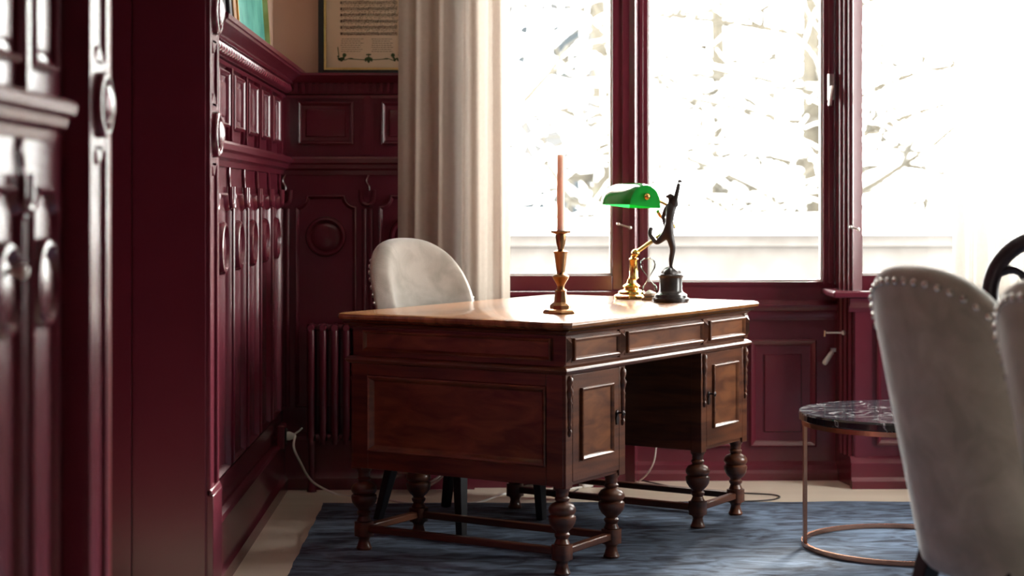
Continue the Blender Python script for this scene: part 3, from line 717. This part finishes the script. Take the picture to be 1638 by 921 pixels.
# ------------------------------------------------------------------ things on the desk
p = flat(897, 501, DT)
cs = empty('candlestick', p); tag(cs, 'antique brass candlestick with faceted foot on the near half of the desktop', 'candlestick')
MB().lathe([(0.058, 0), (0.058, 0.006), (0.052, 0.012), (0.040, 0.016)], n=8).build('foot', 'old_brass', cs, smooth=0, bevel=0.001)
MB().lathe([(0.036, 0.014), (0.035, 0.026), (0.028, 0.032), (0.022, 0.036), (0.018, 0.070), (0.020, 0.073), (0.014, 0.077)], n=8).build('plinth', 'old_brass', cs, smooth=0, bevel=0.001)
MB().lathe([(0.014, 0.075), (0.011, 0.086), (0.014, 0.094), (0.024, 0.110), (0.027, 0.118), (0.024, 0.122), (0.013, 0.127), (0.012, 0.132), (0.014, 0.140), (0.021, 0.192), (0.024, 0.198), (0.018, 0.201), (0.010, 0.204), (0.010, 0.210), (0.014, 0.222),
           (0.0165, 0.240), (0.0165, 0.254), (0.030, 0.258), (0.032, 0.261), (0.032, 0.265), (0.015, 0.265)], n=24).build('stem', 'old_brass', cs, smooth=50)
cn = empty('candle', p+Vector((0, 0, 0.262))); tag(cn, 'tall slim dusty pink taper candle standing unlit in the brass candlestick', 'candle')
MB().lathe([(0.0125, 0), (0.0122, 0.10), (0.0115, 0.242), (0.0105, 0.248), (0.004, 0.247), (0, 0.2465)], n=20).build('wax_taper', 'wax', cn, smooth=50)
MB().tube([(0, 0, 0.244), (0.001, 0, 0.252), (0.002, 0, 0.257)], 0.0012, 6).build('wick', 'wick', cn)

# banker's lamp
p = flat(1010, 477.5, DT); lz = (F_PX*(H_CAM-DT)/(477.5-Y0))
lamp = empty('desk_lamp', p); tag(lamp, 'brass banker style desk lamp with green glass shade', 'lamp')
def rel(px, py, dz=0.0): return at(px, py, lz+dz)-p
MB().lathe([(0.064, 0), (0.066, 0.004), (0.064, 0.012), (0.058, 0.015), (0.050, 0.018), (0.048, 0.026), (0.040, 0.031), (0.028, 0.034), (0.026, 0.040), (0.032, 0.046), (0.026, 0.052), (0.018, 0.056), (0.015, 0.066), (0.013, 0.072)], n=40).build('base', 'brass', lamp, smooth=40)
MB().lathe([(0.013, 0.070), (0.018, 0.074), (0.018, 0.078), (0.0155, 0.081), (0.0155, 0.140), (0.018, 0.143), (0.018, 0.147), (0.010, 0.152), (0.009, 0.158)], (0.008, 0, 0), n=24).build('column', 'brass', lamp, smooth=40)
ball = rel(1016.5, 405)
sph = lambda r: [(0, -r), (r*0.5, -r*0.866), (r*0.866, -r*0.5), (r, 0), (r*0.866, r*0.5), (r*0.5, r*0.866), (0, r)]
MB().lathe(sph(0.0155), ball, 20).build('joint', 'brass', lamp, smooth=180)
elb = rel(1076, 362, 0.04); yoke = rel(1056, 345, 0.02)
MB().tube([ball, elb], 0.0075, 12).lathe(sph(0.012), elb, 16).build('lower_arm', 'brass', lamp, smooth=60)
sA = rel(1040, 317, -0.035)
MB().tube([elb, yoke, rel(1052, 338, 0.0)], 0.007, 12).build('upper_arm', 'brass', lamp, smooth=60)
MB().tube([elb, rel(1072, 330, 0.02), rel(1060, 324, -0.02), rel(1048, 318, -0.04)], 0.006, 10).build('shade_arm', 'brass', lamp, smooth=60)
# shade: half barrel of green glass with closed ends; axis runs from the near right to the far left
axis = (c2w(-0.45, 0.89)-c2w(0, 0)).normalized(); up0 = Vector((0, 0, 1)); side0 = axis.cross(up0).normalized()
rl = math.radians(6); side = side0*math.cos(rl)-up0*math.sin(rl); up = up0*math.cos(rl)+side0*math.sin(rl)
end = rel(1032, 330, -0.07); Ls = 0.215; hw = 0.072; hh = 0.086
shp = [(math.cos(PI*i/24)*hw, (math.sin(PI*i/24)**0.9)*hh) for i in range(25)]
mb = MB(); th = 0.004
def shade_pt(s, k, inset):
    a, b = shp[k]; f = 1.0-0.10*(abs(2*s/Ls-1)**6)
    return end+axis*s+side*(a*(1-inset/hw))*f+up*(b*(1-inset/hh))*f+up*0.0
ss = [Ls*i/14 for i in range(15)]
vo = [shade_pt(s, k, 0) for s in ss for k in range(25)]; vi = [shade_pt(s, k, th) for s in ss for k in range(25)]
fo = [(i*25+k, (i+1)*25+k, (i+1)*25+k+1, i*25+k+1) for i in range(14) for k in range(24)]
nV = len(vo)
fi = [tuple(nV+x for x in f) for f in fo]
rim = []
for i in range(14):
    rim += [(i*25, (i+1)*25, nV+(i+1)*25, nV+i*25), (i*25+24, (i+1)*25+24, nV+(i+1)*25+24, nV+i*25+24)]
caps = [tuple(range(25)), tuple(14*25+k for k in range(25))]
mb.add(vo+vi, fo+fi+rim+caps); mb.build('shade', 'shade', lamp, smooth=50)
kn = end+up*hh*0.42-axis*0.006
MB().lathe(sph(0.0135), kn, 16).build('shade_knob', 'brass', lamp, smooth=180)
MB().tube([end+up*0.035+axis*0.03, end+up*0.035+axis*(Ls-0.05)], 0.014, 12).build('bulb', 'white_plastic', lamp, smooth=60)

# hourglass
p = flat(1040, 479.5, DT)
hg = empty('hourglass', p); tag(hg, 'clear glass hourglass on a pale round foot between the lamp and the figurine', 'hourglass')
hp = [(0.016, 0.010), (0.026, 0.018), (0.030, 0.032), (0.026, 0.050), (0.012, 0.066), (0.0045, 0.076), (0.004, 0.080), (0.0045, 0.084), (0.012, 0.095), (0.026, 0.114), (0.030, 0.130), (0.026, 0.144), (0.014, 0.153), (0.0, 0.155)]
tl = Matrix.Rotation(math.radians(-4), 3, 'Y')
mb = MB().lathe([(0, 0.009)]+hp, (0, 0, 0), 28, tl)
inn = [(max(0, r-0.0018), z) for r, z in hp[:-1]]+[(0, 0.1532)]
mb.lathe([(0, 0.0112)]+inn, (0, 0, 0), 28, tl); mb.build('glass_bulbs', 'bulb_glass', hg, smooth=180)
MB().lathe([(0, 0.0115), (0.013, 0.0125), (0.022, 0.019), (0.024, 0.024), (0.012, 0.031), (0, 0.037)], (0, 0, 0), 24, tl).build('sand', 'sand', hg)
MB().lathe([(0, 0), (0.030, 0), (0.032, 0.003), (0.030, 0.008), (0.022, 0.011), (0, 0.011)], n=32).build('foot', 'old_brass', hg, smooth=40)

# bronze figurine: a plain leaping dancer
p = flat(1073, 482.5, DT); fzd = F_PX*(H_CAM-DT)/(482.5-Y0)
fg = empty('figurine', p); tag(fg, 'dark bronze figurine of a leaping dancer with one arm raised on a drum base', 'figurine')
MB().lathe([(0, 0), (0.066, 0), (0.068, 0.004), (0.067, 0.013), (0.060, 0.015), (0.058, 0.026), (0.052, 0.030), (0.046, 0.033), (0.043, 0.038), (0.041, 0.042), (0.041, 0.086), (0.044, 0.090), (0.046, 0.094), (0.042, 0.099), (0.034, 0.101), (0, 0.101)], n=48).build('base', 'black_stone', fg, smooth=35)
rnd = random.Random(5); mb = MB()
def rock(u, v):
    a = 2*PI*u; b = PI/2*v; r = 0.034*math.cos(b)*(1+0.12*math.sin(3*a+1)+0.08*math.sin(7*a+2*b)); return (r*math.cos(a), r*math.sin(a), 0.098+0.026*math.sin(b)*(1+0.1*math.sin(5*a)))
mb.grid(rock, 28, 8, cu=True); mb.build('mound', 'bronze', fg, smooth=60)
def fr_(px, py, dz=0.0): return at(px, py, fzd+dz)-p
def skin(name, verts, edges, m, parent, sub=2, root=0):
    me = bpy.data.meshes.new(name); me.from_pydata([v[0] for v in verts], edges, []); me.update()
    o = bpy.data.objects.new(name, me); col.objects.link(o); o.parent = parent; me.materials.append(M[m])
    md = o.modifiers.new('skin', 'SKIN'); md.use_smooth_shade = True
    if not me.skin_vertices: me.skin_vertices.new()
    for i, v in enumerate(verts):
        r = v[1]; me.skin_vertices[0].data[i].radius = (r, r) if not hasattr(r, '__len__') else r
        me.skin_vertices[0].data[i].use_root = (i == root)
    s = o.modifiers.new('subdivision', 'SUBSURF'); s.levels = sub; s.render_levels = sub
    return o
V = [(fr_(1068, 371), (0.023, 0.019)),       # 0 pelvis
     (fr_(1070, 358), (0.018, 0.014)),       # 1 waist
     (fr_(1072, 343), (0.025, 0.018)),       # 2 chest
     (fr_(1073, 331), (0.022, 0.016)),       # 3 upper chest
     (fr_(1073, 325), 0.0085),               # 4 neck
     (fr_(1073.5, 317), 0.0125),             # 5 head
     (fr_(1074, 309.5), 0.0095),             # 6 crown
     # raised arm
     (fr_(1078.5, 328, -0.008), 0.0100), (fr_(1082, 312, -0.012), 0.0088), (fr_(1085, 298, -0.014), 0.0074), (fr_(1086.5, 292, -0.014), 0.0072),
     # trailing arm, held back
     (fr_(1066.5, 332, 0.012), 0.0095), (fr_(1060.5, 346, 0.02), 0.0080), (fr_(1063, 358, 0.012), 0.0062), (fr_(1065, 363, 0.006), 0.0052),
     # standing leg
     (fr_(1071.5, 379, -0.006), 0.0165), (fr_(1076, 394, -0.006), 0.0125), (fr_(1076, 401, -0.004), 0.0105), (fr_(1073.5, 414), 0.0100), (fr_(1073, 426), 0.0058), (fr_(1074, 431.5), 0.0060), (fr_(1079, 434.5, -0.01), 0.0045),
     # raised leg
     (fr_(1063, 378, 0.006), 0.0160), (fr_(1054, 386, 0.004), 0.0115), (fr_(1050, 388, 0.004), 0.0100), (fr_(1045, 382, 0.02), 0.0100), (fr_(1040.5, 376, 0.035), 0.0088), (fr_(1039.5, 370, 0.042), 0.0090), (fr_(1043, 363, 0.044), 0.0070)]
E_ = [(0, 1), (1, 2), (2, 3), (3, 4), (4, 5), (5, 6), (3, 7), (7, 8), (8, 9), (9, 10), (3, 11), (11, 12), (12, 13), (13, 14), (0, 15), (15, 16), (16, 17), (17, 18), (18, 19), (19, 20), (20, 21), (0, 22), (22, 23), (23, 24), (24, 25), (25, 26), (26, 27), (27, 28)]
hand = V[10][0]
def fingers(i0, dirs, ln):
    for d in dirs:
        j = len(V); V.append((V[i0][0]+d*ln*0.55, 0.0022)); V.append((V[i0][0]+d*ln, 0.0016)); E_.append((i0, j)); E_.append((j, j+1))
body = skin('body', V, E_, 'bronze', fg)
for i0, base_dir, sp in ((10, Vector((0.15, 0, 1)), Vector((1, 0.2, 0))), (14, Vector((0.7, -0.3, -0.6)), Vector((0.5, 0.3, 0.6)))):
    pt = V[i0][0]; mb = MB()
    for k, (o, ln) in enumerate(((-0.0034, 0.010), (-0.0011, 0.013), (0.0012, 0.012), (0.0034, 0.009), (0.006, 0.007))):
        a = pt+sp.normalized()*o*1.2; d = (base_dir.normalized()+sp.normalized()*(o*60)).normalized()
        mb.tube([a, a+d*ln*0.55+Vector((0, -0.0006, 0)), a+d*ln+Vector((0, -0.002, 0))], [0.0024, 0.0021, 0.0015], 6)
    mb.build('hand', 'bronze', body, smooth=180)
hd = V[5][0]
hr = MB(); hr.lathe([(0, -0.006), (0.010, -0.004), (0.0130, 0.002), (0.0115, 0.009), (0.006, 0.0135), (0, 0.0145)], hd+Vector((-0.0015, 0.001, 0.003)), 16)
hr.lathe(sph(0.0058), hd+Vector((-0.013, 0.003, 0.006)), 10); hr.build('hair', 'bronze', body, smooth=180)
fc = MB(); fdir = Vector((0.75, -0.65, 0)).normalized()
fc.lathe([(0.0026, -0.004), (0.002, 0.0), (0.0, 0.004)], hd+fdir*0.0125, 8); fc.lathe(sph(0.0025), hd+fdir*0.0112+Vector((0, 0, -0.006)), 8); fc.build('face', 'bronze', body, smooth=180)

# ------------------------------------------------------------------ socket and cables
s0 = Vector((XF+0.016, 6.90, 0.245))
so = empty('wall_socket', s0); tag(so, 'dark surface-mounted power socket low on the left panelling near the corner', 'socket')
mb = MB().box(0, 0.028, -0.045, 0.045, -0.045, 0.045); mb.build('socket_box', 'maroon', so, bevel=0.006)
MB().lathe([(0.028, 0.026), (0.030, 0.032), (0.024, 0.034), (0.022, 0.030)], (0, 0, 0), 20, Matrix.Rotation(PI/2, 3, 'Y')).build('socket_face', 'black_plastic', so)
pl = empty('power_plug', s0+Vector((0.030, 0, 0))); tag(pl, 'white plug in the dark wall socket with its white cable trailing across the floor', 'plug')
MB().lathe([(0.016, 0), (0.017, 0.012), (0.012, 0.026), (0.006, 0.036)], (0, 0, 0), 14, Matrix.Rotation(PI/2, 3, 'Y')).build('plug_body', 'white_plastic', pl)
MB().tube([(0.02, 0, 0.0), (0.05, -0.01, 0.02), (0.062, -0.014, 0.032)], 0.003, 8).build('pull_tab', 'white_plastic', pl)
e0 = s0+Vector((0.064, 0, 0))
cab = [e0, at(470, 716, 6.78), at(482, 742, 6.80), at(493, 762, 6.86), at(508, 776, 6.90)]+[flat(*q, 0.0045) for q in ((540, 790.5), (572, 794), (612, 797), (640, 803), (668, 805.5), (704, 805.2), (762, 803), (790, 795), (815, 788), (860, 784), (905, 782), (936, 778))]
cab = [c-e0 for c in cab]
cb = MB().tube(smooth_path(cab, 8), 0.0042, 8).build('cable', 'white_plastic', pl, smooth=180); cb.location = (0.034, 0, 0)
# loose white cable loop behind the near pedestal
lp_ = [flat(668, 776, 0.0045), at(690, 770, 7.0), at(709, 757, 7.02), at(705, 764, 7.04), at(690, 775, 7.06), flat(672, 783, 0.0045)]
tag(MB().tube(smooth_path(lp_, 8), 0.004, 8).build('cable_loop', 'white_plastic', None, smooth=180), 'short white loop of cable standing up behind the near desk pedestal', 'cable')
# power strip
ps0 = flat(938, 779, 0.0); ps1 = flat(966, 776, 0.0)
ps = empty('power_strip', ps0, math.atan2((ps1-ps0).y, (ps1-ps0).x)); tag(ps, 'white power strip lying on the pale floor behind the desk pedestals', 'power strip')
MB().box(-0.03, 0.11, -0.022, 0.022, 0.0, 0.034).build('case', 'white_plastic', ps, bevel=0.008, seg=3)
mb = MB()
for x in (0.0, 0.04, 0.08): mb.lathe([(0.015, 0.0335), (0.015, 0.0352), (0.012, 0.0352), (0.011, 0.034)], (x, 0, 0), 16)
mb.build('outlets', 'steel', ps)
# black cable round on the floor
bc = [flat(*q, 0.0035) for q in ((950, 790), (985, 796), (1040, 802), (1100, 803), (1170, 802), (1225, 800), (1247, 795.5), (1236, 791), (1190, 788.5), (1140, 786), (1085, 780), (1040, 771), (1028, 768))]
tag(MB().tube(smooth_path(bc, 8), 0.0028, 8).build('floor_cable', 'black_plastic', None, smooth=180), 'thin black cable curving over the pale floor behind the desk legs', 'cable')
bc = [flat(*q, 0.0035) for q in ((925, 782), (915, 790), (930, 797), (952, 795), (962, 785), (968, 779.5))]
tag(MB().tube(smooth_path(bc, 8), 0.003, 8).build('floor_cable', 'black_plastic', None, smooth=180), 'small black cable coil lying beside the white power strip', 'cable')
# lamp flex hanging behind the desk
lf = [at(1052, 690, 7.16), at(1050, 712, 7.17), at(1046, 738, 7.18), at(1036, 757, 7.22), flat(1022, 770, 0.004)]
tag(MB().tube(smooth_path(lf, 8), 0.0028, 8).build('lamp_flex', 'white_plastic', None, smooth=180), 'thin pale flex hanging down to the floor below the kneehole', 'cable')

# ------------------------------------------------------------------ pictures
fx0, fx1, fz0, fz1 = -0.618, -0.222, 1.647, 2.25
fpx = empty('framed_sheet_music', ((fx0+fx1)/2, YB-0.02, fz0)); tag(fpx, 'old sheet music with floral border, in a black frame on the back wall', 'picture')
hw, ht = (fx1-fx0)/2, fz1-fz0
mb = MB().box(-hw, -hw+0.022, -0.024, 0.018, 0, ht).box(hw-0.022, hw, -0.024, 0.018, 0, ht).box(-hw+0.022, hw-0.022, -0.024, 0.018, 0, 0.012).box(-hw+0.022, hw-0.022, -0.024, 0.018, ht-0.014, ht)
mb.build('frame', 'black', fpx, bevel=0.002)
mb = MB().box(-hw+0.022, -hw+0.031, -0.022, 0.01, 0.012, ht-0.014).box(hw-0.031, hw-0.022, -0.022, 0.01, 0.012, ht-0.014).box(-hw+0.031, hw-0.031, -0.022, 0.01, 0.012, 0.021).box(-hw+0.031, hw-0.031, -0.022, 0.01, ht-0.023, ht-0.014)
mb.build('gilt_slip', 'gold', fpx, bevel=0.001)
MB().box(-hw+0.031, hw-0.031, -0.004, 0.004, 0.021, ht-0.023).build('sheet', 'paper', fpx, smooth=0)
ink = MB(); leaf = MB(); rnd = random.Random(21); yk = -0.0046
def stroke(mb, x0, z0, x1, z1, t):
    d = Vector((x1-x0, z1-z0)); n = Vector((-d.y, d.x)).normalized()*t/2
    mb.prism([(x0-n.x, z0-n.y), (x1-n.x, z1-n.y), (x1+n.x, z1+n.y), (x0+n.x, z0+n.y)], -0.0005, 0.0002, lambda a, b, c: (a, yk-c, b))
def blob(mb, x, z, rx, rz_):
    mb.prism([(x+rx*math.cos(2*PI*i/10), z+rz_*math.sin(2*PI*i/10)) for i in range(10)], -0.0005, 0.0003, lambda a, b, c: (a, yk-c, b))
sx0, sx1 = -0.112, 0.112
for row in range(14):
    zb = 0.152+row*0.0245; 
    if zb > ht-0.1: break
    for k in range(5): stroke(ink, sx0, zb+k*0.0026, sx1, zb+k*0.0026, 0.0006)
    x = sx0+0.004
    for bx in (0, 0.33, 0.66, 1.0): stroke(ink, sx0+(sx1-sx0)*bx, zb, sx0+(sx1-sx0)*bx, zb+0.0104, 0.0008)
    blob(ink, sx0+0.004, zb+0.005, 0.0022, 0.006)
    while x < sx1-0.008:
        x += rnd.uniform(0.004, 0.011); z = zb+rnd.uniform(-0.001, 0.011); blob(ink, x, z, 0.0017, 0.0013); stroke(ink, x+0.0015, z, x+0.0015, z+0.008, 0.0006)
        if rnd.random() < 0.4: stroke(ink, x+0.0015, z+0.008, x+0.008, z+0.0085, 0.0014)
    xx = sx0+rnd.uniform(0.0, 0.006)
    while row > 0 and xx < sx1-0.01:
        ln = rnd.uniform(0.004, 0.011); stroke(ink, xx, zb-0.005, xx+ln, zb-0.005, 0.0013); xx += ln+rnd.uniform(0.003, 0.01)
for c0, c1 in ((-0.112, -0.014), (0.010, 0.100)):
    for k in range(7):
        z = 0.136-k*0.0082; xx = c0+rnd.uniform(0, 0.006); end_ = c1-rnd.uniform(0, 0.02)
        while xx < end_:
            ln = rnd.uniform(0.004, 0.012); stroke(ink, xx, z, min(end_, xx+ln), z, 0.0017); xx += ln+0.0025
gp = [(-0.108, 0.058), (-0.095, 0.052), (-0.08, 0.058), (-0.055, 0.056), (-0.02, 0.054), (0.0, 0.054), (0.02, 0.054), (0.055, 0.056), (0.08, 0.058), (0.095, 0.052), (0.108, 0.058)]
for a, b in zip(gp[:-1], gp[1:]): stroke(leaf, *a, *b, 0.0030)
for s in (-1, 1):
    for q in range(9): blob(leaf, s*(0.112+rnd.uniform(-0.013, 0.013)), 0.058+rnd.uniform(-0.009, 0.012), 0.005, 0.004)
    blob(leaf, s*0.096, 0.072, 0.008, 0.008); stroke(leaf, s*0.118, 0.07, s*0.122, 0.104, 0.0035); blob(leaf, s*0.07, 0.058, 0.010, 0.003)
for q in range(5): blob(leaf, -0.012+q*0.006, 0.060-abs(q-2)*0.003, 0.004, 0.008)
blob(leaf, 0, 0.048, 0.005, 0.007); stroke(leaf, -0.010, 0.074, 0.010, 0.074, 0.005); stroke(leaf, 0, 0.062, 0, 0.078, 0.004)
ink.build('notation', 'ink', fpx, smooth=0); leaf.build('floral_border', 'leafink', fpx, smooth=0)

CT = 1.660                                      # top of the left cornice
def leaning(name, y0, y1, x, h, wdt, mframe, mcan, minner, lab, dep=0.03):
    r = empty(name, (x, (y0+y1)/2, CT+0.001)); tag(r, lab, 'picture'); r.rotation_euler = (0, -math.radians(4.2), 0); L2 = (y1-y0)/2
    mb = MB().box(-dep, 0, -L2, -L2+wdt, 0, h).box(-dep, 0, L2-wdt, L2, 0, h).box(-dep, 0, -L2+wdt, L2-wdt, 0, wdt*0.35).box(-dep, 0, -L2+wdt, L2-wdt, h-wdt, h); mb.build('frame', mframe, r, bevel=0.003)
    g = 0.014; a = L2-wdt
    if minner:
        mb = MB().box(-dep+0.004, 0.006, -a, -a+g, wdt*0.35, h-wdt).box(-dep+0.004, 0.006, a-g, a, wdt*0.35, h-wdt).box(-dep+0.004, 0.006, -a+g, a-g, wdt*0.35, wdt*0.35+g).box(-dep+0.004, 0.006, -a+g, a-g, h-wdt-g, h-wdt); mb.build('gilt_slip', minner, r)
    MB().box(-dep+0.004, -0.012, -a, a, wdt*0.35, h-wdt).build('canvas', mcan, r, smooth=0)
    return r
leaning('painting', 5.62, 6.62, -0.742, 0.62, 0.06, 'gold_side', 'teal', 'gold', 'teal green painting in a gilt frame leaning on the left cornice')
leaning('dark_picture', 5.10, 5.60, -0.745, 0.58, 0.05, 'black', 'black', None, 'black framed picture leaning on the cornice, nearer the doorway than the teal painting')

# ------------------------------------------------------------------ outside: snow garden
struct(MB().box(-40, 60, YB+0.30, 80, -0.5, -0.30).build('ground', 'snow', smooth=0))
tw = empty('garden_wall', (1.0, 11.2, -0.3)); tag(tw, 'low garden wall thickly covered in snow outside the windows', 'garden wall')
MB().box(-14, 14, 0, 0.7, 0, 1.16).box(-14, 14, -0.06, 0.76, 1.16, 1.24).build('masonry', 'stone', tw, bevel=0.01)
mb = MB()
def sn(u, v):
    x = -14+28*u; a = PI*v; return (x, 0.35-0.46*math.cos(a), 1.235+(0.12+0.02*math.sin(x*2.1)+0.012*math.sin(x*5.3))*math.sin(a)**0.5)
mb.grid(sn, 160, 15); mb.build('snow_cap', 'snow', tw, smooth=180)
def tree(name, loc, h, seed, r0, m, spread, lab, snow_k=1.0, low=0.5, nb=16, depth=3, lean=(0, 0)):
    rnd = random.Random(seed); root = empty(name, loc); tag(root, lab, 'tree', 'bare snowy trees in the garden')
    br = MB(); sw = MB()
    def grow(p, d, L, r, lvl):
        n = 7; pts = [p]; rs = [r]; q = p.copy(); dd = d.copy()
        for i in range(n):
            dd = (dd+Vector((rnd.uniform(-1, 1), rnd.uniform(-1, 1), rnd.uniform(-0.8, 0.7)))*0.22+Vector((0, 0, 0.03 if lvl < 2 else -0.05))).normalized()
            q = q+dd*L/n; pts.append(q.copy()); rs.append(max(0.008, r*(1-0.75*(i+1)/n)))
        br.tube(pts, rs, 6 if lvl < 2 else 4)
        if lvl >= 1:
            for i in range(1, n+1):
                pass
            if abs(d.z) < 0.93:
                sp = [a+Vector((0, 0, b*0.8+0.006*snow_k)) for a, b in zip(pts[1:], rs[1:])]
                sr = [max(0.006, b*0.95+0.011*snow_k*rnd.uniform(0.4, 1.5)) for b in rs[1:]]
                if rnd.random() < 0.85: sw.tube(sp, sr, 6, flat_z=0.9)
        if lvl < depth:
            for k in range(5 if lvl == 1 else 4):
                i = rnd.randint(1, n); ax = Vector((rnd.uniform(-1, 1), rnd.uniform(-1, 1), rnd.uniform(-0.5, 0.8))).normalized()
                grow(pts[i], (dd*0.55+ax*0.85).normalized(), L*rnd.uniform(0.4, 0.65), max(0.008, rs[i]*0.75), lvl+1)
    tp = [Vector((lean[0]*t, lean[1]*t, h*t)) for t in (0, 0.15, 0.35, 0.6, 0.8, 1.0)]
    for i in range(1, 6): tp[i] += Vector((rnd.uniform(-0.1, 0.1), rnd.uniform(-0.1, 0.1), 0))
    br.tube(tp, [r0*1.25, r0, r0*0.85, r0*0.65, r0*0.45, r0*0.2], 10)
    for k in range(nb):
        t = low/h+(1-low/h)*(k/nb)**1.35; a = 2.4*k+rnd.uniform(-0.5, 0.5); i = min(4, int(t*5)); b = tp[i].lerp(tp[i+1], min(1, max(0, t*5-i)))
        b = Vector((lean[0]*t, lean[1]*t, h*t))
        grow(b, Vector((math.cos(a), math.sin(a)*0.8, rnd.uniform(-0.1, 0.45))).normalized(), spread*(1-0.5*t)*rnd.uniform(0.7, 1.1), r0*0.5*(1-0.6*t), 1)
    br.build('branches', m, root, smooth=180); sw.build('snow', 'snow', root, smooth=180)
    return root
G0 = -0.3
tree('snowy_tree', (-0.65, 13.0, G0), 5.0, 4, 0.11, 'bark', 2.1, 'nearest bare tree with thick snowy limbs, seen through the left window', 2.0, 1.1, 15)
tree('snowy_tree', (2.9, 15.0, G0), 5.5, 9, 0.10, 'bark_far', 2.4, 'bare tree with fine twigs spreading behind the middle window', 0.35, 1.0, 34)
tree('snowy_tree', (4.9, 14.0, G0), 5.0, 15, 0.09, 'bark_far', 2.2, 'bare snow-dusted tree behind the right window beside the curtain', 0.5, 1.1, 24)
tree('snowy_tree', (1.2, 18.0, G0), 6.0, 23, 0.12, 'bark_far', 3.0, 'bare tree standing farther back between the left and middle windows', 1.5, 1.2, 22)
tree('snowy_tree', (2.3, 16.6, G0), 5.2, 31, 0.09, 'bark_far', 2.6, 'slender bare tree with fine twigs behind the figurine in the middle window', 0.5, 0.9, 30)
# house behind
hs = empty('house', (-1.0, 26.0, G0)); tag(hs, 'pale house with blue-grey windows and snowy roof behind the trees', 'house')
MB().box(-6.5, 2.9, 0, 7, 0, 4.4).build('wall', 'facade', hs, smooth=0)
mb = MB().prism([(-0.6, 4.3), (3.5, 7.2), (7.6, 4.3), (7.6, 4.55), (3.5, 7.5), (-0.6, 4.55)], -6.9, 3.3, lambda a, b, c: (c, a, b)); mb.build('roof', 'snow', hs, smooth=0)
for x in (-5.6, -3.6, -1.6, 0.2, 1.5):
    for z in (0.9, 2.9):
        f = MB().box(x, x+1.1, -0.06, 0.02, z, z+1.15).build('window', 'white_plastic', hs, smooth=0)
        MB().box(x+0.08, x+0.52, -0.075, -0.055, z+0.08, z+1.07).box(x+0.58, x+1.02, -0.075, -0.055, z+0.08, z+1.07).build('pane', 'slate', f, smooth=0)
